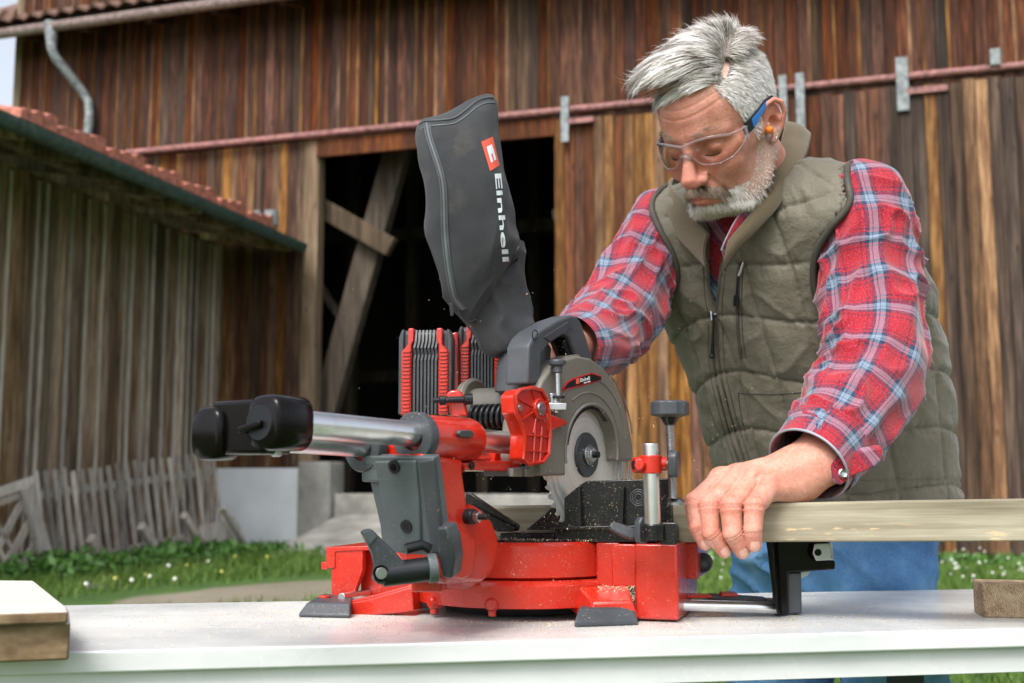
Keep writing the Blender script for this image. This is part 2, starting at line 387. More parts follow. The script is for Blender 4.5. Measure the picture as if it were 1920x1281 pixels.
# ================================================================== BARN
BF = Frame((0, 16.7), math.radians(17.6))
barn = thing('barn', 'large dark brown timber barn with open doorway and sliding plank doors', 'barn', (0, 16.7, 0))
def plank_mesh(name, w, h, th=.028):
    m = MB(); m.abox(-w / 2, w / 2, -th, 0, 0, h); return m.mesh(name)
bx = lambda px, py: BF.ons(px, py, 0)
def rail_z(r): # rail line height on the wall (constant height)
    return RZ
RZ = bx(1200, 200)[1]; ZE = 9.2
def plankrow(fr, r0, r1, z0, z1, w, mats, parent, t=0, th=.028, name='plank', gap=.011, zj=0):
    r = r0; me = {}
    while r < r1:
        m = mats[rnd.randrange(len(mats))]
        if m.name not in me: me[m.name] = plank_mesh(name, w - gap, z1 - z0, th)
        dz = rnd.uniform(-zj, zj)
        o = link(name, me[m.name], m, parent, smooth=0)
        o.location = fr(r + w / 2, t - rnd.uniform(0, .024), z0 + dz); o.rotation_euler = (rnd.uniform(-.001, .001), 0, math.atan2(fr.R.y, fr.R.x)); r += w
rL = bx(48, 150)[0]; rA = bx(597, 600)[0]; rB = bx(1042, 500)[0]; rC = bx(1935, 400)[0] + .8
plankrow(BF, rL, rC, RZ + .02, ZE, .16, [W_UP, W_UP, W_UP, W_UP, W_UP, W_BLACK], barn, t=-.03)
plankrow(BF, rL, bx(573, 500)[0], 1.17, RZ - .05, .145, [W_RED, W_GOLD, W_RED, W_GOLD, W_BLACK], barn, t=0)
# batten strips over joints of the upper wall (cover strips)
r = rL + .16; bm_ = plank_mesh('batten', .035, ZE - RZ, .02)
i = 0
while r < rC:
    if rnd.random() < .5:
        o = link('batten', bm_, [W_RED, W_GOLD][rnd.random() < .3], barn, smooth=0); o.location = BF(r, -.062, RZ + .02); o.rotation_euler.z = math.atan2(BF.R.y, BF.R.x)
    r += .16
def bbox(fr, r0, r1, t0, t1, z0, z1, m=None):
    m = m or MB(); return m.box(fr((r0 + r1) / 2, (t0 + t1) / 2, (z0 + z1) / 2), fr.R * (r1 - r0) / 2, fr.S * (t1 - t0) / 2, (0, 0, (z1 - z0) / 2))
link('corner_post', bbox(BF, rL - .16, rL - .01, -.1, .06, 0, ZE).mesh('corner_post'), W_POST, barn, smooth=0)
link('door_post', bbox(BF, bx(572, 500)[0], rA, -.09, .12, 1.12, RZ - .02).mesh('door_post'), W_POST, barn, smooth=0)
link('header_beam', bbox(BF, rA - .02, rC, -.02, .16, RZ - .22, RZ - .02).mesh('header_beam'), W_RED, barn, smooth=0)
# interior
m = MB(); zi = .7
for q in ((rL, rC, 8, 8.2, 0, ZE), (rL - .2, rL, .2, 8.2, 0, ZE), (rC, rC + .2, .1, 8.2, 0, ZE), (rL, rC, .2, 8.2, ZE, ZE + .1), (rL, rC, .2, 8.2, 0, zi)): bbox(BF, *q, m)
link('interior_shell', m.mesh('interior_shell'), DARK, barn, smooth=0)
def bar(fr, t, p1, p2, w, th, m=None, onr=False):
    a = fr.ons(*p1, t); b = fr.ons(*p2, t); A = fr(a[0], t, a[1]); B = fr(b[0], t, b[1]); d = B - A; u = d.normalized(); s = u.cross(fr.S).normalized()
    m = m or MB(); return m.box((A + B) / 2, d / 2, s * w / 2, fr.S * th / 2)
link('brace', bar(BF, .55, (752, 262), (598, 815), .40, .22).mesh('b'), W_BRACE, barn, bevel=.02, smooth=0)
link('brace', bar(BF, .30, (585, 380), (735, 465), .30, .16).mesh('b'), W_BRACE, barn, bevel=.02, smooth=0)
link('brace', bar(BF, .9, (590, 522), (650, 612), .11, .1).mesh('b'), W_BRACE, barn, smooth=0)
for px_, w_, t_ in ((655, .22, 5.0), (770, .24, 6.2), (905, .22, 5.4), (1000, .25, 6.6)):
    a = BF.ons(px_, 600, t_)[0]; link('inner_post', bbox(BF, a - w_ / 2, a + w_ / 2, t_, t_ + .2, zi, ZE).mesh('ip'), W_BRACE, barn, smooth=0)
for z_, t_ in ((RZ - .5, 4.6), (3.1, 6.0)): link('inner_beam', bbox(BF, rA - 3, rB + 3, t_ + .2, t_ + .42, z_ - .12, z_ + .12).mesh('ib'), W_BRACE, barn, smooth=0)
# plinth, pillar, sill, ramp
link('white_plinth', bbox(BF, bx(405, 900)[0], bx(566, 900)[0], -.10, .3, -.1, bx(480, 878)[1]).mesh('wp'), PLASTER, barn, bevel=.02, smooth=0)
link('concrete_pillar', bbox(BF, bx(567, 900)[0], bx(627, 900)[0], -.16, .35, -.1, bx(600, 866)[1]).mesh('cp'), CONC, barn, bevel=.03, smooth=0)
zs = bx(680, 926)[1]
link('concrete_sill', bbox(BF, bx(629, 900)[0], rC, -.04, .45, -.1, zs).mesh('cs'), CONC, barn, bevel=.02, smooth=0)
r0, r1 = bx(640, 900)[0], bx(1040, 900)[0]
m = MB(); m.prism([BF(r0, -.06, 0), BF(r0, -.06, zs - .3), BF(r0, -2.2, 0)], BF.R * (r1 - r0)); link('ramp', m.mesh('ramp'), CONC, barn, smooth=0)
# rails, hangers, doors
rl = lambda px, py, t: BF.ons(px, py, t)
m = MB(); m.tube([BF(bx(250, 293)[0], -.16, RZ), BF(rC, -.16, RZ)], .055, 10); link('door_rail', m.mesh('rail'), PINK, barn, smooth=60)
m = MB(); bbox(BF, bx(600, 300)[0], bx(1045, 300)[0], -.12, -.04, RZ - .34, RZ - .08, m); link('fascia_board', m.mesh('fb'), W_RED, barn, smooth=0)
m = MB(); a = BF.ons(1700, 165, -.2); bbox(BF, a[0], a[0] + .5, -.26, -.16, a[1] - .1, a[1] - .02, m); link('rail_bracket', m.mesh('rb'), PINK, barn, smooth=0)
m = MB(); a = BF.ons(1063, 228, -.2); bbox(BF, a[0], a[0] + .4, -.26, -.16, a[1] - .05, a[1] + .02, m); link('rail_bracket', m.mesh('rb'), PINK, barn, smooth=0)
for px, y0, y1, w in ((1059, 182, 266, .11), (1467, 142, 252, .10), (1499, 138, 246, .11), (1690, 108, 208, .15), (1865, 92, 122, .12)):
    a = BF.ons(px, y0, -.24); b = BF.ons(px, y1, -.24); link('door_hanger', bbox(BF, a[0] - w / 2, a[0] + w / 2, -.26, -.22, b[1], a[1]).mesh('dh'), ZINC, barn, smooth=0)
def sdoor(px0, px1, py1, mats, t, w=.15, zoff=0):
    d = bpy.data.objects.new('sliding_door', None); COL.objects.link(d); d.parent = barn; d.matrix_parent_inverse = parent_world(barn).inverted()
    a = BF.ons(px0, 500, t)[0]; b = BF.ons(px1, 500, t)[0]; d.location = BF(a, t, 0)
    plankrow(BF, a, b, py1, RZ - .14 + zoff, w, mats, d, t=t, zj=.02); return d
sdoor(1042, 1480, .12, [W_GOLD, W_GOLD, W_GOLD, W_RED], -.10, .145)
sdoor(1482, 1672, .10, [W_RED, W_RED, W_BLACK], -.13, .15)
sdoor(1674, 2080, .06, [W_BLACK, W_GOLD, W_BLACK, W_GOLD, W_BLACK], -.16, .155)
m = MB(); bar(BF, -.05, (1038, 405), (1068, 398), .15, .1, m); link('door_latch', m.mesh('dl'), DARK, barn, smooth=0)
# main roof, gutter, downpipe
GT = -.75
gz = BF.ons(230, 30, GT)[1]
m = MB(); rg0, rg1 = rL - 3, rC
pr = [(-.09, .03), (-.085, -.04), (-.05, -.085), (0, -.10), (.05, -.085), (.085, -.04), (.09, .03), (.078, .03), (.07, -.03), (.04, -.07), (0, -.085), (-.04, -.07), (-.07, -.03), (-.078, .03)]
m.rings([[BF(r_, GT + a, gz + b) for a, b in pr] for r_ in (rg0, rg1)]); link('gutter', m.mesh('gutter'), GUTP, barn, smooth=50)
m = MB(); sl = math.tan(math.radians(31))
m.prism([BF(rg0, GT + .05, gz + .02), BF(rg0, 5, gz + .02 + sl * (5 - GT - .05)), BF(rg0, 5, gz + .16 + sl * (5 - GT)), BF(rg0, GT + .05, gz + .10)], BF.R * (rg1 - rg0)); link('roof', m.mesh('roof'), TILE_OLD, barn, smooth=0)
tm = MB(); L = .42
tm.rings([[Vector((x, y, .03 * math.cos(x / .15 * math.pi) + .03 + e)) for x in np.linspace(-.15, .15, 7)] + [Vector((x, y, .03 * math.cos(x / .15 * math.pi) + .005 + e)) for x in np.linspace(.15, -.15, 7)] for y, e in ((0, .05), (L, .0))]); tme = tm.mesh('roof_tile')
for cy in range(5):
    for cx in range(22):
        o = link('roof_tile', tme, TILE_OLD, barn, smooth=40); o.location = BF(rL - 2.6 + cx * .3, GT + .02 + cy * .36, gz + .14 + sl * cy * .36); o.rotation_euler = (math.atan(sl), 0, math.atan2(BF.R.y, BF.R.x))
for k in range(14):
    m = MB(); r_ = rL + .4 + k * 1.2; m.prism([BF(r_, -.04, gz + .25), BF(r_, GT + .08, gz - .03), BF(r_, GT + .08, gz - .13), BF(r_, -.04, gz + .06)], BF.R * .12); link('rafter_end', m.mesh('re'), W_RED, barn, smooth=0)
dp = [(95, 42, GT), (96, 62, GT), (97, 92, GT), (104, 108, GT + .03), (152, 168, -.25), (166, 190, -.2), (168, 215, -.2), (163, 268, -.2)]
m = MB(); m.tube([BF(BF.ons(x, y, t_)[0], t_, BF.ons(x, y, t_)[1]) for x, y, t_ in dp], [.10, .10, .075, .075, .075, .075, .075, .075], 14); link('downpipe', m.mesh('dp'), ZINC, barn, smooth=60)

# ================================================================== SHED
SF = Frame((-4.52, 18.1), math.radians(-74.3))
shed = thing('shed', 'low weathered grey board shed with tiled roof and green gutter joining the barn', 'shed', (-6, 14, 0))
GTS = None
e1 = P(566, 462, 17.3); OV = (e1 - SF.o).dot(SF.S)
zg = e1.z
plankrow(SF, -11.5, 0, .0, 4.62, .165, [W_GREY, W_GREY, W_GREY, W_POST, W_POST], shed, 0, zj=.03)
r = -11.4
while r < -.1:
    o = link('batten', plank_mesh('batten', .045, 4.55, .03) if r == -11.4 else o.data, [W_GREY, W_PICK][rnd.random() < .4], shed, smooth=0); o.location = SF(r, -.032, 0); o.rotation_euler.z = math.atan2(SF.R.y, SF.R.x); r += .165 * rnd.choice((1, 2, 2, 3))
m = MB(); m.rings([[SF(r_, OV + a, zg + b) for a, b in pr] for r_ in (-13, (e1 - SF.o).dot(SF.R))]); link('gutter', m.mesh('g'), GUTG, shed, smooth=50)
r_e = (e1 - SF.o).dot(SF.R)
ss = math.tan(math.radians(12)); z_s = zg + .02
m = MB(); m.prism([SF(-13, OV + .08, z_s), SF(-13, 3, z_s + ss * (3 - OV)), SF(-13, 3, z_s + .1 + ss * (3 - OV)), SF(-13, OV + .08, z_s + .05)], SF.R * 12.9); link('roof', m.mesh('r'), W_POST, shed, smooth=0)
for k in range(15):
    r_ = -12.5 + k * .85
    if r_ > -.5: break
    m = MB(); z1 = z_s - .01
    m.prism([SF(r_, OV + .12, z1), SF(r_, .2, z1 + ss * (.2 - OV - .12)), SF(r_, .2, z1 - .16 + ss * (.2 - OV - .12)), SF(r_, OV + .12, z1 - .1)], SF.R * .1); link('rafter', m.mesh('rf'), W_GREY, shed, smooth=0)
link('purlin', bbox(SF, -12, -.2, OV * .55 - .08, OV * .55 + .08, z_s - .28 - ss * OV * .45 + .15, z_s - .12 - ss * OV * .45 + .15).mesh('pu'), W_GREY, shed, smooth=0)
# eave tiles
pp = [20, 95, 188, 262, 332, 398, 455, 510]
for a, b in zip(pp[:-1], pp[1:]):
    c0 = hitp(a, 215 + .434 * a - 18, SF(0, OV + .1, 0), SF.S); c1 = hitp(b - 6, 215 + .434 * (b - 6) - 18, SF(0, OV + .1, 0), SF.S)
    ra, rb = (c0 - SF.o).dot(SF.R), (c1 - SF.o).dot(SF.R); m = MB()
    n_ = 3; w_ = (rb - ra) / n_
    for q in range(1):
        sec0 = []; 
        prof = [(ra + (rb - ra) * u, .10 + .09 * u + .03 * abs(math.sin(u * math.pi * 3))) for u in np.linspace(0, 1, 13)]
        top = [SF(x, OV - .02, z_s + h + .02) for x, h in prof]; bot = [SF(x, OV - .02, z_s + .05) for x, h in prof][::-1]
        top2 = [SF(x, OV + 1.2, z_s + h + .02 + ss * 1.2) for x, h in prof]; bot2 = [SF(x, OV + 1.2, z_s + .05 + ss * 1.2) for x, h in prof][::-1]
        m.rings([top + bot, top2 + bot2])
    link('roof_tile', m.mesh('rt'), TILE, shed, smooth=35)
m = MB(); c = SF(r_e - .9, OV + .05, z_s + .1); m.cyl(c, c + V(0, 0, .22), .1, 14); link('vent_pipe', m.mesh('vp'), ZINC, shed, smooth=50)
m = MB(); c = SF(r_e - 1.3, OV + .05, z_s + .1); m.cyl(c, c + V(0, 0, .13), .05, 12); link('vent_pipe', m.mesh('vp'), ZINC, shed, smooth=50)

# ================================================================== LEANING PICKET FENCE, LATTICE, STAKES
FT = -.62
pf = thing('picket_fence', 'weathered grey picket fence panel leaning against the shed wall', 'fence', SF(-3, FT, 0))
for k in range(21):
    u = k / 20; x0 = 66 + (398 - 66) * (u ** .97); y0 = 888 - 38 * u + rnd.uniform(-5, 5)
    x1 = x0 + 20 - 2 * u; y1 = 1056 - 58 * u
    link('picket', bar(SF, FT - .02, (x0, y0), (x1, y1), .066, .025).mesh('pk'), W_PICK, pf, smooth=0)
link('rail', bar(SF, FT + .03, (66, 929), (396, 884), .09, .05).mesh('fr'), W_PICK, pf, smooth=0)
link('rail', bar(SF, FT + .03, (100, 1062), (445, 985), .09, .05).mesh('fr'), W_PICK, pf, smooth=0)
lp = thing('lattice_panel', 'broken criss-cross wooden lattice panel standing left of the picket fence', 'lattice', SF(-6, FT, 0))
for p1, p2, w in (((-20, 930), (63, 901), .10), ((-20, 950), (45, 925), .07), ((-5, 1030), (44, 935), .08), ((-10, 1095), (55, 980), .09), ((22, 1085), (66, 1022), .09), ((-20, 960), (40, 1060), .05), ((-20, 1000), (20, 1070), .05)):
    link('slat', bar(SF, FT - .1, p1, p2, w, .03).mesh('sl'), W_PICK, lp, smooth=0)
link('post', bar(SF, FT - .16, (50, 912), (92, 1068), .17, .06).mesh('po'), W_PICK, lp, smooth=0)
wb = bar(SF, FT - .12, (95, 1096), (448, 1006), .30, .06); tag(link('long_board', wb.mesh('wb'), W_PICK, smooth=0), 'long pale board lying along the foot of the picket fence', 'board')
for i, (p1, p2, w, lb) in enumerate((((169, 1008), (212, 1084), .16, 'thick round-topped stake leaning out of the weeds nearest the lattice'), ((264, 985), (302, 1046), .14, 'middle grey stake leaning against the long board'), ((343, 965), (397, 1053), .13, 'tall leaning stake right of the middle stake'), ((417, 952), (458, 1020), .08, 'thin dark stake leaning before the white plinth'))):
    o = link('stake', bar(SF, FT - .45, p1, p2, w * .8, .09).mesh('st'), W_PICK, bevel=.02, smooth=0); tag(o, lb, 'stake', 'wooden stakes leaning at the fence foot')
o = link('loose_board', bar(SF, FT - .3, (376, 1008), (440, 990), .3, .04).mesh('lb'), W_PICK, smooth=0); tag(o, 'short wide grey board propped between stakes before the white plinth', 'board')
o = link('fallen_slat', bar(SF, FT - 2.1, (165, 1098), (225, 1110), .05, .03).mesh('fs'), W_PICK, smooth=0); tag(o, 'pale thin slat lying in the grass below the stakes', 'slat')
# ================================================================== TABLE AND LUMBER
def rest_z(o): pass
WHITE = Nt('table_white'); t = WHITE; p = t.pos(kind='Object')
n1 = t.noise(p, 3.5, 6, .6); n2 = t.noise(p, 900, 2, .7); n3 = t.noise(t.pos((3, 30, 30), 'Object', rot=(0, 0, math.radians(-12))), 1, 4)
base = t.ramp(t.math('ADD', t.math('MULTIPLY', n1, .5), t.math('MULTIPLY', n3, .5)), [(.35, (.56, .585, .59)), (.6, (.67, .685, .685))])
dust = t.math('MULTIPLY', t.ramp(n2, [(.5, 0), (.62, 1)]), t.ramp(n1, [(.35, .25), (.6, .95)]))
geo = t.n.new('ShaderNodeNewGeometry'); sx = t.n.new('ShaderNodeSeparateXYZ'); t.l.new(geo.outputs['Normal'], sx.inputs[0])
t.set('Base Color', t.mix(t.math('MULTIPLY', dust, t.ramp(sx.outputs[2], [(.7, 0), (.9, .8)])), base, (.66, .58, .44))); t.set('Roughness', t.ramp(n1, [(.3, .16), (.7, .38)])); t.bump(n2, .15, .0008); WHITE = WHITE.m
TF = Frame((.015, 1.55), math.radians(-10.2)); TZ = .80
fe = (Vector((.1, 1.234 + .18 * .56, 0)) - TF.o).dot(TF.S); be = fe + .475
table = thing('work_table', 'white painted table carrying the saw, lightly dusted with sawdust', 'table', (0, 1.55, 0))
tb = lambda *q, m=None: bbox(TF, *q, m=m)
link('table_top', tb(-1.2, 1.25, fe, be, TZ - .0225, TZ).mesh('tt'), WHITE, table, bevel=.0025, seg=3)
link('apron', tb(-1.15, 1.2, fe + .012, fe + .032, TZ - .053, TZ - .023).mesh('ap'), WHITE, table, bevel=.001)
link('apron', tb(-1.15, 1.2, be - .032, be - .012, TZ - .053, TZ - .023).mesh('ap'), WHITE, table, bevel=.001)
for a in (-1.12, 1.14):
    for b in (fe + .05, be - .05): link('leg', tb(a - .02, a + .02, b - .02, b + .02, 0, TZ - .024).mesh('lg'), WHITE, table, bevel=.002)
m = MB(); a = hitp(1915, 1277, TF(0, be - .06, 0), TF.S); tb(a and .60, .64, be - .1, be - .06, 0, TZ - .024, m=m); link('leg', m.mesh('lg'), plastic('dark_metal', (.02, .022, .026), .5), table)

def lumber(name, cols, ring=0, ds=(3, 90, 90)): return wood(name, *cols, .75, along=(1, 0, 0), detail_scale=ds, perobj=False, bump=.35)
BEAM = Nt('planed_beam'); t = BEAM; p = t.pos((2.2, 95, 95), 'Object'); g1 = t.noise(p, 1, 6, .65); g2 = t.noise(t.pos((5, 40, 40), 'Object'), 1, 4); g3 = t.noise(t.pos((26, 170, 170), 'Object'), 1, 3)
c = t.ramp(t.math('ADD', t.math('MULTIPLY', g1, .6), t.math('MULTIPLY', g2, .4)), [(.36, (.17, .145, .095)), (.5, (.30, .265, .19)), (.62, (.44, .40, .31))])
sx = t.n.new('ShaderNodeSeparateXYZ'); t.l.new(t.pos((1, 1, 1), 'Object'), sx.inputs[0])
chip = t.math('MULTIPLY', t.ramp(g3, [(.60, 0), (.63, 1)]), t.math('MULTIPLY', t.ramp(sx.outputs[2], [(.0, 1), (.016, .9), (.022, 0)]), t.ramp(t.noise(t.pos((9, 9, 9), 'Object'), 1, 2), [(.48, 0), (.56, 1)])))
t.set('Base Color', t.mix(chip, c, (.62, .46, .28))); t.set('Roughness', .72); t.set('Specular IOR Level', .3); t.bump(g1, .35, .0015); BEAM = BEAM.m
BZ0, BZ1 = .8966, .9455
bF = Frame((.27, 1.512), math.radians(18)); # beam front face at t=0
m = MB(); L0, L1 = -.37, .62
m.add([(x, y, z) for x in (L0, L1) for y, z in ((.0, .0), (.0, BZ1 - BZ0), (.07, BZ1 - BZ0), (.07, 0))], [(0, 1, 2, 3), (4, 7, 6, 5), (0, 4, 5, 1), (1, 5, 6, 2), (2, 6, 7, 3), (3, 7, 4, 0)])
beam = link('beam', m.mesh('beam'), BEAM, bevel=.0022, seg=3); beam.location = bF(0, 0, BZ0); beam.rotation_euler = (0, math.radians(-1.1), math.radians(-18))
tag(beam, 'long squared greenish grey timber beam held against the saw fence by a hand', 'timber')
OAK = Nt('rough_block'); t = OAK; p = t.pos((1, 1, 1), 'Object'); wv = t.n.new('ShaderNodeTexWave'); t.l.new(t.pos((1, 1, 1), 'Object', rot=(.5, .3, .2)), wv.inputs[0]); wv.inputs['Scale'].default_value = 150; wv.inputs['Distortion'].default_value = 9; wv.inputs['Detail'].default_value = 4; wv.inputs['Detail Scale'].default_value = 2.5
n1 = t.noise(p, 60, 4); c = t.ramp(t.math('ADD', t.math('MULTIPLY', wv.outputs['Fac'], .28), t.math('MULTIPLY', n1, .72)), [(.3, (.16, .10, .05)), (.5, (.36, .25, .15)), (.7, (.52, .41, .28))])
t.set('Base Color', c); t.set('Roughness', .85); t.bump(wv.outputs['Fac'], .4, .0015); OAK = OAK.m
# right offcut
c0 = hitz(1845, 1158, TZ)
o = Vector(c0); d1 = Vector((.98, -.17, 0)).normalized(); d2 = Vector((.17, .98, 0))
m = MB(); m.prism([o, o + d1 * .13, o + d1 * .13 + d2 * .045, o + d2 * .06], (0, 0, .044)); k = link('timber_offcut', m.mesh('to'), OAK, bevel=.002, seg=2); tag(k, 'short rough brown timber offcut lying on the right end of the white table', 'wood block')
# left stacked boards: outline on table plane
FR = Nt('pale_board_top'); t = FR; p = t.pos((4, 70, 70), 'Object', rot=(0, 0, .25)); g1 = t.noise(p, 1, 6, .6); dd = t.noise(t.pos((1, 1, 1), 'Object'), 700, 2)
geo = t.n.new('ShaderNodeNewGeometry'); sx = t.n.new('ShaderNodeSeparateXYZ'); t.l.new(geo.outputs['Normal'], sx.inputs[0]); up = t.ramp(sx.outputs[2], [(.5, 0), (.8, 1)])
side = t.ramp(t.math('ADD', t.math('MULTIPLY', g1, .6), t.math('MULTIPLY', t.noise(t.pos((1, 1, 1), 'Object'), 45, 3), .4)), [(.35, (.09, .055, .025)), (.5, (.19, .125, .065)), (.65, (.29, .21, .12))])
top = t.mix(t.ramp(dd, [(.45, 0), (.6, .7)]), t.ramp(g1, [(.35, (.40, .37, .32)), (.6, (.55, .52, .47))]), (.64, .61, .55))
t.set('Base Color', t.mix(up, side, top)); t.set('Roughness', .8); t.bump(g1, .3, .001); FR = FR.m
zA = TZ + .002
def lowpoly(pxs, z0, z1, name, label, mat, loc=None):
    pts = [hitz(x, y, z1) for x, y in pxs]; m = MB(); m.prism(pts, (0, 0, z0 - z1)); k = link(name, m.mesh(name), mat, bevel=.0025, seg=2); tag(k, label, 'board', 'boards stacked on the left end of the table'); return k
zt = hitp(60, 1170, (0, 1.165, 0), (0, 1, 0)).z; zt2 = hitp(60, 1147, (0, 1.175, 0), (0, 1, 0)).z
lowpoly([(-120, 1176), (132, 1168), (129, 1142), (60, 1100), (-120, 1100)], TZ + .0005, zt, 'lower_board', 'thicker lower brown board under a thinner one at the left table end', FR)
lowpoly([(-120, 1153), (128, 1146), (126, 1138), (64, 1089), (-120, 1087)], zt + .0005, zt2 + .002, 'upper_board', 'pale dusty upper board with a cut corner on top of the thicker board', FR)

# ================================================================== MITRE SAW
RED = plastic('red_enamel', (.50, .020, .008), .30, .10, .12, 240, coat=.35, dust=.9)
RED2 = plastic('red_enamel_clean', (.52, .019, .007), .24, .08, .08, 260, coat=.4, dust=.25)
GREYP = plastic('grey_plastic', (.048, .055, .064), .42, .18, .25, 500, dust=.6)
GREYM = plastic('mid_grey_plastic', (.085, .102, .112), .42, .12, .3, 400, dust=.5)
BLK = plastic('gloss_black', (.003, .002, .002), .16, .1, .05, 200, spec=.22)
BLKM = plastic('satin_black', (.006, .006, .007), .26, .2, .2, 300, spec=.4, dust=1.0)
BEIGE = plastic('grey_beige_housing', (.155, .148, .125), .42, .08, .25, 420, dust=.3)
STEEL = Nt('polished_steel'); t = STEEL; t.set('Base Color', t.ramp(t.noise(t.pos((1, 1, 1), 'Object'), 30, 3), [(.3, (.72, .73, .75)), (.7, (.86, .87, .88))])); t.set('Metallic', 1); t.set('Roughness', t.ramp(t.noise(t.pos((1, 1, 1), 'Object'), 12, 3), [(.3, .27), (.7, .34)])); t.set('Anisotropic', .5); STEEL = STEEL.m
BOLT = plastic('bolt_zinc', (.45, .46, .47), .3, .15, .1, 300, metal=1)
BBLK = plastic('bolt_black', (.02, .022, .026), .35, .15, .1, 300, metal=.5)
AF = Frame((.028, 1.50), math.radians(33.7)); A = AF
BS = Frame((.015, 1.625), math.radians(16)); B = BS
saw = thing('mitre_saw', 'red sliding mitre saw with dust bag and two batteries on the white table', 'saw', (0.02, 1.6, TZ))
def plate(fr, mode, k, pxs, depth, m=None):
    "photo outline laid on a vertical plane of the frame (r=k or s=k), extruded by depth to the far side"
    if mode == 'r':
        pts = [fr(k, *fr.onr(x, y, k)) for x, y in pxs]; d = -fr.R * depth
    else:
        pts = []
        for x, y in pxs: r_, z_ = fr.ons(x, y, k); pts.append(fr(r_, k, z_))
        d = fr.S * depth
    m = m or MB(); return m.prism(pts, d)
def arc(cx, cy, rx, ry, a0, a1, n):
    return [(cx + rx * math.cos(math.radians(a0 + (a1 - a0) * i / n)), cy - ry * math.sin(math.radians(a0 + (a1 - a0) * i / n))) for i in range(n + 1)]
def part(name, m, mat, bevel=.0015, seg=3, parent=None, smooth=40, **k): return link(name, m.mesh(name), mat, parent or saw, bevel, seg, smooth, **k)
def bolt(fr, c, ax, r, L, mat=BOLT, name='bolt', parent=None, hexa=False):
    m = MB(); c = Vector(c); ax = Vector(ax).normalized()
    m.lathe(c, ax, [(0, r), (L * .8, r), (L, r * .8)], 6 if hexa else 24)
    mi = MB(); return part(name, m, mat, .0004, 2, parent)
# ---- base -------------------------------------------------------------
zb0, zb1 = TZ + .012, .897
m = MB(); m.lathe(B(0, 0, 0), (0, 0, 1), [(TZ + .014, .130), (TZ + .017, .147), (TZ + .044, .147), (TZ + .048, .143), (TZ + .050, .140)], 96); part('base_ring', m, RED, 0, smooth=35)
m = MB(); m.lathe(B(0, 0, 0), (0, 0, 1), [(TZ + .051, .132), (TZ + .054, .1385), (zb1 - .004, .1375), (zb1, .134)], 96); part('turntable', m, RED, 0, smooth=35)
# seam rib and corner body pieces between turntable and boxes
def bprism(pxs, t_, depth, m=None): return plate(B, 's', t_, pxs, depth, m)
m = MB(); bbox(B, .118, .150, -.078, .12, TZ + .008, zb1, m); part('base_shoulder', m, RED, .003)
rb0 = B.ons(1190, 1080, -.088)[0]; rb1 = B.ons(1271, 1080, -.088)[0]; zbx0 = B.ons(1230, 1156, -.088)[1]; zbx1 = B.ons(1230, 1020, -.088)[1]
m = MB(); bbox(B, rb0, rb1, -.088, .10, TZ + .003, zbx1, m); part('base_wing', m, RED, .003)
m = MB(); bbox(B, rb1 - .005, rb1 + .014, .0, .11, B.ons(1280, 1085, .0)[1], zbx1 - .002, m); part('wing_tab', m, RED, .002)
m = MB(); bbox(B, rb0 - .03, rb0 + .001, -.084, .09, zbx0 + .035, zbx1 - .001, m); part('wing_web', m, RED, .002)
# left open frame
lw = -.055
m = MB(); plate(B, 's', lw, [(611, 1026), (704, 1023), (706, 1032), (640, 1034), (628, 1035), (628, 1066), (611, 1066)], .14, m); part('left_wing_rim', m, RED, .0015)
m = MB(); plate(B, 's', lw + .002, [(627, 1030), (680, 1030), (680, 1070), (664, 1113), (621, 1128), (621, 1066), (627, 1060)], .012, m); part('left_wing_wall', m, RED, .0015)
m = MB(); plate(B, 's', lw + .03, [(676, 1026), (740, 1026), (790, 1100), (790, 1145), (676, 1120)], .10, m); part('left_wing_body', m, RED, .0015)
m = MB(); plate(B, 's', lw + .001, [(602, 1054), (615, 1054), (615, 1068), (602, 1068)], .006, m); part('wing_pin', m, RED, .001)
m = MB(); m.cyl(P(640, 1120, 1.60), P(690, 1113, 1.66), .0055); part('hold_down_rod', m, STEEL, .0004)
# feet arms
def table_arm(pxt, ztops, zbots, name, mat=RED, bevel=.002):
    "tapered arm: list of (px,py on top edge near, px,py far) given on height z"
    m = MB(); rg = []
    for (x0, y0, x1, y1), zt_, zb_ in zip(pxt, ztops, zbots):
        a = hitz(x0, y0, zt_); b = hitz(x1, y1, zt_); rg.append([Vector((a.x, a.y, zb_)), a, b, Vector((b.x, b.y, zb_))])
    m.rings(rg); return part(name, m, mat, bevel)
part('foot_arm', plate(B, 's', -.112, [(655, 1131), (690, 1124), (772, 1100), (776, 1146), (735, 1151), (657, 1156)], .03), RED, .002)
part('foot_arm_top', plate(B, 's', -.100, [(657, 1126), (700, 1116), (772, 1096), (774, 1110), (700, 1130), (660, 1134)], .045), RED, .002)
m = MB(); zf = TZ + .017
fo = [(560, 1157), (655, 1157), (658, 1136), (588, 1134)]
lo_ = [hitz(x, y, TZ + .0005) for x, y in ((560, 1157), (656, 1159), (664, 1140), (596, 1136))]; cc = sum(lo_, Vector()) / 4; hi_ = [cc + (p_ - cc) * .84 + V(.004, .002, .0175) for p_ in lo_]
m.rings([lo_, [p_ + V(0, 0, .004) for p_ in lo_], hi_]); part('rubber_foot', m, GREYP, .0018)
bolt(B, (sum(hi_, Vector()) / 4) + V(-.014, .012, -.001), (0, 0, 1), .008, .004, RED, 'foot_plug')
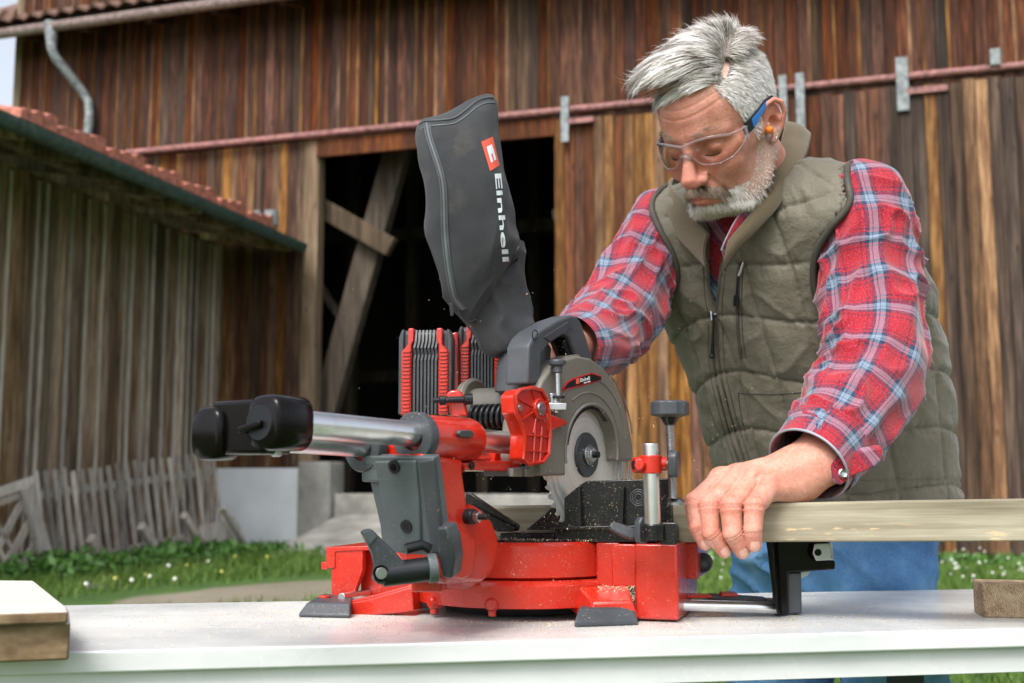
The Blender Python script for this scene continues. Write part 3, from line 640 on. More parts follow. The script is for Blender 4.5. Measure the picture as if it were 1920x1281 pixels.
# right foot
def sect(pxs, Y): return [P(x, y, Y) for x, y in pxs]
m = MB(); m.rings([sect([(1112, 1130), (1186, 1127), (1196, 1160), (1100, 1162)], 1.462), sect([(1086, 1100), (1176, 1098), (1198, 1158), (1082, 1154)], 1.497), sect([(1062, 1108), (1178, 1100), (1200, 1150), (1062, 1140)], 1.535)]); part('foot_shoulder', m, RED, .003)
lo_ = [hitz(x, y, TZ + .0005) for x, y in ((1077, 1176), (1196, 1172), (1188, 1148), (1090, 1150))]; cc = sum(lo_, Vector()) / 4; hi_ = [cc + (p_ - cc) * .86 + V(0, .003, .0205) for p_ in lo_]
m = MB(); m.rings([lo_, [p_ + V(0, 0, .006) for p_ in lo_], hi_]); part('rubber_foot', m, GREYP, .002)
m = MB(); c = sum(hi_, Vector()) / 4; m.lathe(c + V(.004, -.002, -.004), (0, 0, 1), [(0, .0125), (.007, .0125), (.010, .008)], 24); part('foot_plug', m, RED, 0)
# bosses on the ring
for px, py in ((797, 1134), (923, 1134)):
    a = math.atan2(hitp(px, py, B(0, -.14, 0), B.S).x - B.o.x, 1); q = hitp(px, py, B(0, -.146, 0), B.S); r_ = (q - B.o).dot(B.R); s_ = -math.sqrt(max(.149 ** 2 - r_ ** 2, 0)); q = B(r_, s_, q.z)
    n_ = (q - B(0, 0, q.z)).normalized(); m = MB(); m.lathe(q - n_ * .012, n_, [(0, .0085), (.013, .0085), (.016, .006)], 24); part('ring_boss', m, RED, 0)
    m = MB(); m.cyl(q + V(0, 0, -.006) - n_ * .003, q + V(0, 0, -.014) - n_ * .003, .005, 16); part('boss_pin', m, RED, .0005)
# dark under tray
m = MB(); m.lathe(B(0, 0, 0), (0, 0, 1), [(TZ + .004, .10), (TZ + .014, .12)], 48); part('under_plate', m, BBLK, 0)
# table surface, black
m = MB(); m.lathe(B(0, 0, 0), (0, 0, 1), [(zb1 - .001, .126), (zb1 + .0025, .1265)], 96); part('table_disc', m, BLKM, 0, smooth=35)
m = MB(); plate(B, 's', -.092 + .012, [(1040, 984), (1264, 988), (1264, 1017), (1040, 1017)], .055, m); part('fence_base', m, BLKM, .002)
m = MB(); plate(B, 's', -.075, [(937, 1000), (1040, 998), (1040, 1018), (934, 1018)], .05, m); part('fence_base', m, BLKM, .002)
# ---- fences ------------------------------------------------------------
fs_ = -.082
m = MB(); plate(B, 's', fs_, [(986, 993), (1088, 909), (1100, 902), (1258, 897), (1262, 992)], .010, m); part('sliding_fence', m, BLKM, .0012)
for x0, x1, xt in ((1079, 1086, 1086), (1156, 1163, 1169), (1243, 1253, 1256)):
    m = MB(); plate(B, 's', fs_ - .011, [(x0, 990), (x1 + 5, 990), (xt + 1, 912), (xt - 2, 912)], .012, m); part('fence_rib', m, BLKM, .0008)
m = MB(); plate(B, 's', fs_ - .012, [(986, 994), (1262, 992), (1262, 985), (1000, 988)], .013, m); part('fence_flange', m, BLKM, .001)
for i, (x, y) in enumerate(((1197, 933),)):
    q = B.ons(x, y, fs_ - .0005); c = B(q[0], fs_ - .0005, q[1])
    for rr in (.0045, .0075, .0102):
        m = MB(); pts = [c + B.R * rr * math.cos(a) + V(0, 0, rr * math.sin(a)) for a in np.linspace(0, 2 * math.pi, 25)]; m.tube(pts, .0005, 6, False); part('date_mark', m, GREYM, 0)
m = MB(); plate(B, 's', -.075, [(872, 925), (882, 925), (972, 985), (970, 996), (930, 997), (872, 950)], .010, m); part('sliding_fence', m, BLKM, .0012)
m = MB(); plate(B, 's', -.083, [(872, 948), (880, 945), (966, 990), (962, 997), (930, 997)], .009, m); part('fence_flange', m, BLKM, .001)
# fence knob (wing knob)
def wing(c, ax, up, L, W, T, mat=GREYP, name='wing_knob', parent=None):
    c, ax, up = Vector(c), Vector(ax).normalized(), Vector(up).normalized(); s_ = ax.cross(up).normalized(); m = MB()
    pr_ = [(-L, 0), (-L * .85, W * .8), (-L * .2, W), (L * .6, W * 1.05), (L, W * .5), (L, -W * .5), (L * .6, -W * 1.05), (-L * .2, -W), (-L * .85, -W * .8)]
    m.prism([c + up * a + s_ * b - ax * T / 2 for a, b in pr_], ax * T); return part(name, m, mat, T * .22, 3, parent)
wing(P(1203, 995, 1.44), (.6, -.8, 0), (.05, 0, 1), .0165, .0085, .010)
wing(P(1168, 995, 1.46), (.1, -.9, .3), (.9, 0, -.35), .018, .007, .008)
# right back knob
m = MB(); m.cyl(P(1285, 1055, 1.62), P(1318, 1055, 1.60), .0135, 24); m.sphere(P(1318, 1055, 1.60), .0135, 8); part('mitre_lock_knob', m, GREYP, .001)
# ---- carrier and column ------------------------------------------------
ZR = 1.0190   # rail axis height
def railc(r, s, z=ZR): return A(r, s, z)
def sof(px, r=0, py=820): return A.onr(px, py, r)[0]
dz = .011; dr = .066; ZF = ZR + .0105; s_mid = sof(785, 0, 815); ZM = ZR + .003
s_cap0 = sof(492, 0, 790); s_cap1 = sof(552, 0, 795); ZF = 1.0300; ZM = 1.0215
m = MB(); m.cyl(A(0, s_cap1 - .012, ZF), A(0, 0.03, ZR - .0005), .0139, 40); part('slide_rail', m, STEEL, .0006)
m = MB(); m.cyl(A(-dr, s_cap1 - .03, ZF - dz), A(-dr, .05, ZR - dz), .0139, 40); part('slide_rail', m, STEEL, .0006)
s_r0 = sof(777, 0, 815); s_r1 = sof(884, 0, 825)
m = MB(); m.lathe(A(0, 0, ZM), A.S, [(s_r0 + .004, .0255), (s_r0 + .008, .0262), (s_r1 - .012, .0262), (s_r1 - .004, .0245), (s_r1, .019)], 48); part('rail_carrier', m, RED2, 0)
m = MB(); m.lathe(A(-dr, 0, ZM - dz), A.S, [(s_r0 - .01 + .004, .0245), (s_r1 - .012, .0255), (s_r1, .019)], 40); part('rail_carrier', m, RED2, 0)
m = MB(); bbox(A, -dr, 0, s_r0 + .006, s_r1 - .01, ZR - .036, ZR - .004, m); part('carrier_bridge', m, RED2, .004)
# grey seal rings
def ring(fr, r, s, z, ro, ri, L, mat, name, n=48):
    m = MB(); c = fr(r, s, z); a = fr.S
    prof = [(0, ri), (0, ro * .93), (L * .2, ro), (L, ro), (L, ri)]
    rg = []
    u = V(0, 0, 1); v_ = fr.R
    for h, q in prof + [prof[0]]: rg.append([c + a * h + (u * math.cos(x) + v_ * math.sin(x)) * q for x in np.linspace(0, 2 * math.pi, n, endpoint=False)])
    m.rings(rg, True, False); return part(name, m, mat, 0)
ring(A, 0, s_r0 - .004, ZM, .0285, .0143, .012, GREYP, 'seal_ring'); ring(A, -dr, s_r0 - .012, ZM - dz, .027, .0143, .014, GREYP, 'seal_ring')
m = MB(); bbox(A, -dr - .002, .002, s_r0 - .010, s_r0 + .004, ZR - .046, ZR - .018, m); part('seal_bridge', m, GREYM, .003)
wing(A(.0285, s_r0 + .055, ZR + .008), A.R, A.S, .014, .0042, .006, GREYP, 'rail_lock_knob')
# column: outline on plane r = .02 extruded
KC = .022
m = MB(); plate(A, 'r', KC, [(795, 850), (872, 862), (869, 880), (876, 930), (880, 962), (905, 955), (925, 978), (937, 1010), (936, 1040), (925, 1075), (905, 1093), (838, 1096), (824, 1080), (826, 1000), (815, 900)], .050, m); part('column', m, RED2, .006, 4)
m = MB(); q = A.onr(893, 1025, KC); m.lathe(A(KC - .062, q[0], q[1]), A.R, [(0, .048), (.048, .048), (.055, .044), (.058, .03)], 64); part('pivot_housing', m, RED, 0)
m = MB(); plate(A, 'r', KC + .004, [(838, 996), (862, 985), (895, 1010), (890, 1075), (870, 1090), (838, 1086), (845, 1040)], .02, m); part('column_boss', m, RED2, .004)
# bracing boss of bolt
q = A.onr(889, 969, KC + .010); m = MB(); m.lathe(A(KC - .002, *q), A.R, [(0, .009), (.012, .009)], 24); part('bevel_stop', m, BBLK, .0006)
m = MB(); m.lathe(A(KC + .010, *q), A.R, [(0, .0065), (.008, .0065)], 6); part('stop_nut', m, BOLT, .0005)
m = MB(); m.lathe(A(KC + .018, *q), A.R, [(0, .0035), (.010, .0035)], 16); part('stop_screw', m, BBLK, .0004)
m = MB(); m.prism([B(-.10, -.10, .850), B(-.03, -.12, .850), A(.0, -.19, .850), A(-.03, -.21, .850)], (0, 0, .026)); part('rear_arm', m, RED, .003)
# grey cover plate faces the camera: plane s = const
SG = A.onr(825, 930, -.012)[0]
G0 = SG - .004
c_t = A.onr(795, 860, KC); c_b = A.onr(826, 1030, KC)
cvn = (A(0, c_b[0], c_b[1]) - A(0, c_t[0], c_t[1])).cross(A.R).normalized()
if cvn.y > 0: cvn = -cvn
cvo = A(0, c_t[0] - .003, c_t[1])
G0 = .010
def gpl(k, pxs, depth, name, mat, bevel=.0015):
    m = MB(); m.prism([hitp(x, y, cvo + cvn * (G0 - k if k <= G0 else 0) , cvn) for x, y in pxs], -cvn * depth); return part(name, m, mat, bevel)
gpl(G0, [(682, 856), (813, 857), (820, 900), (832, 1000), (836, 1040), (812, 1046), (733, 1036), (716, 1030), (712, 985)], .012, 'column_cover', GREYM, .002)
gpl(G0 - .003, [(700, 866), (778, 864), (786, 940), (790, 1034), (748, 1034), (727, 990)], .006, 'cover_panel', GREYM, .002)
gpl(G0 - .004, [(782, 864), (812, 860), (832, 1036), (806, 1040)], .007, 'cover_rail', GREYP, .003)
for x, y in ((738, 876), (761, 988)):
    q = hitp(x, y, cvo + cvn * .0045, cvn); m = MB(); m.lathe(q, -cvn, [(-.0003, .0075), (.004, .0075)], 28); part('screw_hole', m, BBLK, 0)
    m = MB(); m.lathe(q + cvn * .0006, -cvn, [(0, .0045), (.003, .0045)], 6); part('cap_screw', m, BLK, 0)
# thumb catch at lower right of the cover
gpl(G0 - .020, [(818, 990), (836, 988), (845, 1010), (851, 1050), (846, 1086), (828, 1084), (820, 1040)], .020, 'catch_lever', GREYP, .003)
# bevel lock tube and lever
m = MB(); m.cyl(P(716, 1078, 1.262), P(812, 1066, 1.275), .0130, 32); part('bevel_clamp_tube', m, BBLK, .001)
m = MB(); m.lathe(P(802, 1067, 1.272), P(812, 1066, 1.275) - P(716, 1078, 1.262), [(0, .0155), (.010, .0155)], 32); part('clamp_collar', m, GREYM, .001)
lx = [(678, 996), (697, 991), (745, 1038), (762, 1056), (758, 1080), (738, 1094), (712, 1097), (700, 1086), (704, 1060), (700, 1040)]
Yl = 1.250; m = MB(); nrm = V(.35, -.93, 0).normalized(); pc = P(715, 1070, Yl)
pts = [hitp(x, y, pc, nrm) for x, y in lx]; m.prism(pts, -nrm * .013); part('bevel_lever', m, GREYP, .0035, 4)
pts = [hitp(x, y, pc + nrm * .002, nrm) for x, y in ((680, 998), (696, 993), (708, 1006), (694, 1022))]; m = MB(); m.prism(pts, -nrm * .004); part('lever_tip', m, GREYM, .001)
m = MB(); c = hitp(714, 1075, pc, nrm); m.lathe(c + nrm * .0012, -nrm, [(0, .0085), (.002, .0085)], 28); part('lever_recess', m, BLK, 0)
m = MB(); m.lathe(c + nrm * .0028, -nrm, [(0, .0062), (.002, .0062)], 24); part('lever_screw', m, BOLT, .0004)
m = MB(); m.tube([hitp(*q_, pc - nrm * .02, nrm) for q_ in ((760, 1030), (790, 1022), (806, 1030))], .006, 12); part('clamp_link', m, BBLK, 0)
# ---- end cap ------------------------------------------------------------
def loft_cap():
    s0, s1 = s_cap0, s_cap1 + .004
    cA = (0, ZF - .001); cB = (-dr - .006, ZF - .010)
    sB = A.onr(384, 795, cB[0])[0]
    def lobe(c, rx, rz, s0, s1, e=.006):
        n = 44; prof = [(s0, .84), (s0 + e * .35, .94), (s0 + e, 1.0), (s1 - e * .4, 1.0), (s1, .95)]
        mm = MB(); rg = [[A(c[0] + rx * k_ * math.copysign(abs(math.cos(q)) ** .62, math.cos(q)), s, c[1] + rz * k_ * math.copysign(abs(math.sin(q)) ** .62, math.sin(q))) for q in [2 * math.pi * j / n for j in range(n)]] for s, k_ in prof]
        mm.rings(rg); return mm
    part('end_cap', lobe(cA, .0225, .0265, s0, s1), BLK, 0)
    part('cap_lobe', lobe(cB, .0215, .0262, sB, sB + .030), BLK, 0)
    m = MB(); bbox(A, cB[0], cA[0], max(s0, sB) + .0012, s1 - .006, ZF - .0305, ZF + .0215, m); part('cap_bridge', m, BLK, .004)
    m = MB(); m.lathe(A(cA[0] - .004, s0 - .001, cA[1]), A.S, [(0, .0165), (.002, .0175)], 36); part('cap_recess', m, BBLK, 0)
    m = MB(); m.box(A(cA[0] - .012, s0 - .004, cA[1] - .004), A.R * .015 + V(0, 0, .003), A.S * .003, V(0, 0, .0035)); part('cap_rib', m, BLK, .002)
    for r_, sx in ((cA[0] - .004, (s0 + s1) / 2), (cB[0] + .0, (s0 + s1) / 2 - .017)):
        m = MB(); m.lathe(A(r_, sx, ZF - .0285), (0, 0, -1), [(-.004, .0058), (.003, .0055), (.0042, .003)], 20); part('cap_screw', m, BOLT, .0003)
loft_cap()
# ---- saw head -------------------------------------------------------------
RB = .018           # blade plane
bc = A.onr(1097, 853, RB); BC = A(RB, *bc); BR = .108
def disc_pts(c, fr, rr, n): return [c + fr.S * rr * math.cos(a) + V(0, 0, rr * math.sin(a)) for a in [2 * math.pi * i / n for i in range(n)]]
BLADE = Nt('saw_blade_steel'); t = BLADE; tc = t.pos((1, 1, 1), 'Object'); ln = t.n.new('ShaderNodeVectorMath'); ln.operation = 'LENGTH'; t.l.new(tc, ln.inputs[0])
nn = t.n.new('ShaderNodeTexNoise'); nn.noise_dimensions = '1D'; t.l.new(t.math('MULTIPLY', ln.outputs['Value'], 160), nn.inputs['W']); nn.inputs['Scale'].default_value = 1
t.set('Base Color', t.ramp(nn.outputs[0], [(.3, (.80, .79, .77)), (.7, (.93, .92, .90))])); t.set('Metallic', .75); t.set('Roughness', t.ramp(nn.outputs[0], [(.3, .36), (.7, .44)])); t.set('Anisotropic', .6)
BLADE = BLADE.m
def blade_mesh():
    m = MB(); N = 48; ring_ = []
    for i in range(N):
        a0 = 2 * math.pi * i / N
        for da, rr in ((0, .1015), (.006, .108), (.045, .1065), (.075, .1025), (.10, .1005)): ring_.append((a0 + da, rr))
    out = [Vector((0, rr * math.cos(a), rr * math.sin(a))) for a, rr in ring_]
    for sx in (-.001, .001):
        ins = [Vector((sx, .010 * math.cos(a), .010 * math.sin(a))) for a, rr in ring_]; o2 = [p_ + V(sx, 0, 0) for p_ in out]
        n = len(o2); m.add(ins + o2, [(i, (i + 1) % n, n + (i + 1) % n, n + i) for i in range(n)])
    n = len(out); m.add([p_ + V(-.001, 0, 0) for p_ in out] + [p_ + V(.001, 0, 0) for p_ in out], [(i, (i + 1) % n, n + (i + 1) % n, n + i) for i in range(n)])
    return m.mesh('blade')
ang = math.atan2(A.R.y, A.R.x)
bl = link('blade', blade_mesh(), BLADE, saw, smooth=30); bl.location = BC; bl.rotation_euler = (0, 0, ang)
m = MB(); m.lathe(BC, A.R, [(-.002, .030), (.003, .030), (.0045, .0285), (.005, .021)], 48); part('blade_flange', m, GREYP, 0)
m = MB(); m.lathe(BC + A.R * .005, A.R, [(0, .0135), (.003, .0135)], 32); part('washer', m, BOLT, .0004)
m = MB(); m.lathe(BC + A.R * .008, A.R, [(0, .0095), (.006, .0095)], 6); part('arbor_nut', m, STEEL, .0006)
m = MB(); m.lathe(BC + A.R * .014, A.R, [(0, .0045), (.007, .0045)], 20); part('arbor_bolt', m, BBLK, .0004)
# upper guard: annular shell in the blade plane, opening ring
KG = RB + .019
gc = (1098, 853)
outer = [(1018, 892), (1012, 850), (1004, 800), (1006, 745), (1018, 712), (1034, 690), (1056, 674), (1082, 667), (1108, 672), (1132, 690), (1152, 716), (1168, 750), (1179, 790), (1186, 830), (1188, 864), (1158, 864), (1157, 840), (1152, 812), (1142, 786), (1126, 766), (1110, 759), (1092, 762), (1076, 780), (1066, 806), (1062, 836), (1061, 866), (1060, 892)]
m = MB(); plate(A, 'r', KG, outer, .034, m); part('blade_guard', m, BEIGE, .0035, 4)
# raised inner lip of the opening and outer crease lines
def onG(px, py, k=KG): return A(k, *A.onr(px, py, k))
m = MB(); m.tube([onG(*q_, KG + .0005) for q_ in arc(1109, 850, 49, 92, -8, 192, 26)], .0022, 10); part('guard_lip', m, BEIGE, 0)
for rx, ry, a0, a1 in ((72, 140, 10, 150), (60, 112, 20, 120), (84, 165, 12, 60)):
    m = MB(); m.tube([onG(*q_, KG + .0003) for q_ in arc(1103, 848, rx, ry, a0, a1, 24)], .0011, 8); part('guard_rib', m, BEIGE, 0)
m = MB(); plate(A, 'r', KG - .004, arc(1109, 852, 50, 94, 12, 168, 20) + arc(1109, 852, 44, 84, 168, 12, 20), .006, m); part('guard_liner', m, BBLK, 0)
# lower guard (clear plastic)
CLR = Nt('clear_guard'); t = CLR; t.set('Base Color', (.85, .88, .86, 1)); t.set('Roughness', .12); t.set('Transmission Weight', .85); t.set('IOR', 1.3); CLR = CLR.m
m = MB(); plate(A, 'r', KG - .006, [(1146, 800), (1156, 830), (1161, 866), (1160, 898), (1186, 900), (1188, 864), (1184, 826)], .003, m); part('lower_guard', m, CLR, .0008)
for x in (1166, 1178):
    m = MB(); m.tube([onG(x, 865, KG - .003), onG(x - 1, 900, KG - .003)], .0012, 8); part('guard_rib', m, BOLT, 0)
# guard lug on top
m = MB(); plate(A, 'r', KG - .006, [(1060, 676), (1064, 667), (1086, 664), (1094, 676)], .02, m); part('guard_lug', m, BEIGE, .002)
# sticker
m = MB(); plate(A, 'r', KG + .0012, [(1054, 730), (1064, 716), (1076, 709), (1110, 699), (1128, 705), (1128, 713), (1108, 719), (1057, 733)], .001, m); part('nameplate', m, plastic('label_red', (.55, .01, .01), .3), .0003)
m = MB(); plate(A, 'r', KG + .0018, [(1058.5, 728.5), (1066, 718), (1077, 711.5), (1109, 701.5), (1127, 706), (1127, 712.5), (1107, 716.8), (1060, 729.5)], .001, m); np_ = part('nameplate_face', m, BBLK, .0003)
WHT = plastic('print_white', (.72, .76, .8), .5, .03, 0); ORG = plastic('print_red', (.75, .10, .05), .5, .03, 0)
def text_mesh(body, size, shear=0, offset=0):
    c = bpy.data.curves.new('txt', 'FONT'); c.body = body; c.size = size; c.shear = shear; c.offset = offset; c.extrude = 0; c.resolution_u = 4
    o = bpy.data.objects.new('txt', c); COL.objects.link(o); bpy.context.view_layer.update()
    me = bpy.data.meshes.new_from_object(o.evaluated_get(bpy.context.evaluated_depsgraph_get())); bpy.data.objects.remove(o); bpy.data.curves.remove(c); return me
def flat_text(body, px0, py0, px1, py1, height, parent, mat, k=KG + .0022, name='lettering', off=.0):
    me = text_mesh(body, height, offset=off); a = onG(px0, py0, k); b = onG(px1, py1, k); u = (b - a).normalized(); n = A.R; w = n.cross(u)
    mw = Matrix((u, w, n)).transposed().to_4x4(); mw.translation = a; xs = [v.co.x for v in me.vertices]; sc = (b - a).length / (max(xs) - min(xs))
    me.transform(mw @ Matrix.Diagonal((sc, 1, 1, 1))); return link(name, me, mat, parent, smooth=0)
flat_text('Einhell', 1088, 716.5, 1106, 711.5, .0062, saw, WHT, off=.0002)
for x0, y0 in ((1095, 719.5), (1102, 717.5)):
    m = MB(); plate(A, 'r', KG + .0022, [(x0, y0), (x0, y0 - 2.2), (x0 + 5, y0 - 3.6), (x0 + 5, y0 - 1.4)], .0003, m); part('print_mark', m, WHT, 0)
m = MB(); plate(A, 'r', KG + .0021, [(1080.5, 720.5), (1080.5, 710.5), (1086, 709), (1087, 719)], .0003, m); part('logo_square', m, ORG, 0)
# motor housing behind / left of guard
q0 = A.onr(905, 750, -.01)
hc = lambda px, py, r: A(r, *A.onr(px, py, r))
m = MB(); plate(A, 'r', .012, [(1000, 720), (1060, 690), (1060, 888), (1006, 888), (990, 860)], .045, m); part('gear_housing', m, BEIGE, .006, 4)
# cylindrical motor neck, axis along R, seen as horizontal cylinder from (880) to (985)
zc = A.ons(930, 762, .02)[1]
def sxy(px, py, s): return A.ons(px, py, s)
S1 = .015
ra, z_ = A.ons(878, 765, S1); rb_, _ = A.ons(985, 760, S1)
m = MB(); m.lathe(A(0, S1, z_ + .002), A.R, [(ra, .022), (ra + .004, .0235), (rb_, .0235)], 48, ref=(0, 0, 1)); part('motor_neck', m, BEIGE, 0)
ra2 = A.ons(905, 740, S1)[0]
m = MB(); m.lathe(A(0, S1, z_ + .006), A.R, [(ra - .002, .030), (ra + .010, .034), (ra + .014, .030)], 48); part('neck_flange', m, BEIGE, .001)
# spring
cs = A(0, S1 - .027, z_ - .014); r0_, r1_ = A.ons(890, 790, S1 - .02)[0], A.ons(962, 790, S1 - .02)[0]
pts = []
for i in range(7 * 20 + 1):
    a = 2 * math.pi * i / 20; pts.append(cs + A.R * (r0_ + (r1_ - r0_) * i / 140) + V(0, 0, 1) * .0135 * math.cos(a) + A.S * .0135 * math.sin(a))
m = MB(); m.tube(pts, .0029, 8); part('torsion_spring', m, BBLK, 0, smooth=60)
m = MB(); m.cyl(cs + A.R * r0_, cs + A.R * r1_, .0085, 20); part('spring_shaft', m, BLKM, 0)
# red pivot bracket
KB = .046
m = MB(); out_ = [(966, 742), (974, 732), (998, 727), (1016, 732), (1025, 748), (1029, 775), (1032, 800), (1029, 850), (1018, 866), (990, 870), (982, 860), (984, 815), (976, 790), (968, 775)]
plate(A, 'r', KB, out_, .022, m); part('pivot_bracket', m, RED2, .0025)
m = MB(); m.tube([hc(x, y, KB + .0015) for x, y in out_ + out_[:2]], .0026, 8, False); part('bracket_rim', m, RED2, 0)
for x, y in ((998, 731), (1024, 752), (1022, 790), (1000, 812), (975, 790), (972, 748)):
    m = MB(); m.tube([hc(1008, 767, KB + .001), hc(x, y, KB + .001)], .0013, 6); part('bracket_rib', m, RED2, 0)
for x0, y0, x1, y1 in ((1003, 800, 1000, 868), (1016, 800, 1012, 866), (985, 815, 1030, 820), (984, 845, 1030, 848)):
    m = MB(); m.tube([hc(x0, y0, KB + .001), hc(x1, y1, KB + .001)], .0016, 6); part('bracket_rib', m, RED2, 0)
q = A.onr(1008, 767, KB); m = MB(); m.lathe(A(KB, *q), A.R, [(-.002, .0135), (.005, .013)], 32); part('pivot_hub', m, RED2, .001)
m = MB(); m.lathe(A(KB + .005, *q), A.R, [(0, .0085), (.002, .008)], 28); part('pivot_pin', m, BOLT, .0006)
m = MB(); plate(A, 'r', KB + .002, [(1026, 774), (1064, 789), (1066, 796), (1028, 810)], .010, m); part('bracket_horn', m, RED2, .002)
m = MB(); m.lathe(A(KB - .002, *A.onr(971, 765, KB)), A.R, [(0, .004), (.006, .004)], 16); part('bracket_screw', m, BOLT, .0004)
# rail clamp sleeve and lower red bridge
s_e = A.onr(982, 835, 0)[0]
m = MB(); m.lathe(A(0, 0, ZR), A.S, [(s_e - .004, .020), (s_e, .0225), (s_e + .05, .0225)], 40); part('rail_clamp', m, RED2, 0)
m = MB(); m.lathe(A(-dr, 0, ZR - dz), A.S, [(s_e + .004, .020), (s_e + .05, .021)], 40); part('rail_clamp', m, RED2, 0)
m = MB(); plate(A, 'r', .012, [(868, 868), (1005, 862), (1026, 866), (1020, 878), (960, 884), (872, 881)], .07, m); part('lower_bridge', m, RED2, .002)
for px in (884, 979):
    q = A.onr(px, 873, .0125); m = MB(); m.lathe(A(.0125, *q), A.R, [(0, .0052), (.002, .0045)], 20); part('bridge_screw', m, BBLK, .0004)
m = MB(); plate(A, 'r', .020, [(962, 878), (1060, 868), (1060, 892), (964, 893)], .045, m); part('depth_stop_block', m, GREYM, .002)
for x0, x1 in ((962, 980), (988, 1003)):
    m = MB(); plate(A, 'r', .024, [(x0, 880), (x1, 878), (x1, 894), (x0, 894)], .006, m); part('stop_rib', m, BEIGE, .001)
# small red arm left with black bolts (815..875,730..785)
Yb = 1.50
m = MB(); a = P(845, 735, Yb); b = P(870, 780, Yb)
m.prism([P(*q_, Yb) for q_ in ((836, 738), (846, 731), (862, 731), (870, 742), (878, 780), (846, 782))], (0, .015, 0)); part('spring_arm', m, RED2, .003)
m = MB(); m.lathe(P(886, 748, Yb - .004), P(814, 751, Yb - .01) - P(886, 748, Yb - .004), [(0, .0075), (.010, .0075), (.011, .004), (.018, .004), (.034, .004), (.035, .0062), (.042, .0062), (.043, .003), (.050, .003)], 20); part('arm_bolt', m, BBLK, 0)
# depth screw assembly on right: (1030..1060, 672..780)
Yd = 1.462; X = lambda x, y: P(x, y, Yd)
m = MB(); c = X(1045, 690); m.lathe(X(1045, 687), (0, 0, 1), [(0, .0085), (.002, .0105), (.007, .0108), (.0085, .009)], 12); part('depth_knob', m, GREYP, .001)
m = MB(); m.cyl(X(1045, 700), X(1046, 744), .0036, 16); part('depth_screw', m, BOLT, 0)
m = MB(); m.cyl(X(1045, 699), X(1045, 687), .0062, 16); part('knob_neck', m, GREYP, .0006)
m = MB(); m.lathe(X(1046, 747), (0, 0, 1), [(0, .009), (.003, .009)], 6); part('lock_nut', m, BBLK, .0004)
m = MB(); m.cyl(X(1034, 738), X(1035, 772), .0042, 12); m.cyl(X(1042, 752), X(1042, 775), .0042, 12); part('stop_pin', m, BOLT, .0005)
m = MB(); m.box(X(1044, 763), (.012, 0, 0), (0, .006, 0), (0, 0, .0045)); part('stop_bracket', m, BOLT, .001)
m = MB(); m.cyl(X(1041, 775), X(1041, 745), .003, 12); part('stop_pin', m, BOLT, 0)
# extraction tube + D handle
Yt = 1.50
HND = plastic('handle_grey', (.055, .062, .072), .5, .12, .5, 700, dust=.25)
m = MB(); c0 = P(968, 735, Yt + .01); c1 = P(972, 655, Yt + .01)
m.tube([P(966, 738, 1.51), P(969, 700, 1.51), P(972, 672, 1.51), P(975, 640, 1.515)], [.0265, .0265, .0255, .0225], 32, up=(1, 0, 0)); part('dust_port', m, HND, .001, smooth=50)
m = MB(); m.prism([P(*q_, 1.50) for q_ in ((938, 690), (990, 685), (1000, 640), (1020, 640), (1016, 720), (1010, 736), (934, 738), (934, 700))], (0.012, .030, 0)); part('port_housing', m, HND, .007, 4)
KH = .018
hb = [(992, 648), (1000, 632), (1012, 620), (1046, 600), (1072, 591), (1083, 594), (1091, 606), (1112, 672), (1110, 680), (1086, 678), (1068, 632), (1058, 626), (1030, 645), (1016, 664), (1014, 720), (990, 720)]
m = MB(); plate(A, 'r', KH + .012, hb, .034, m); part('handle', m, HND, .0065, 4)
m = MB(); plate(A, 'r', KH + .0135, [(1020, 632), (1066, 603), (1074, 612), (1060, 624), (1032, 640)], .002, m); part('handle_inlay', m, GREYP, .0008)
m = MB(); pts = [hc(1003 + 5 * math.cos(a), 628 + 9 * math.sin(a), KH + .0128) for a in np.linspace(0, 2 * math.pi, 20)]; m.tube(pts, .0007, 6, False); part('handle_ring', m, BLKM, 0)
m = MB(); plate(A, 'r', KH + .006, [(1064, 628), (1080, 664), (1074, 672), (1066, 668), (1056, 640)], .016, m); part('trigger', m, BLKM, .003)
# red motor body peeking between port and guard
m = MB(); plate(A, 'r', -.01, [(1014, 690), (1030, 684), (1062, 690), (1050, 712), (1014, 726)], .05, m); part('motor_body', m, RED2, .004)
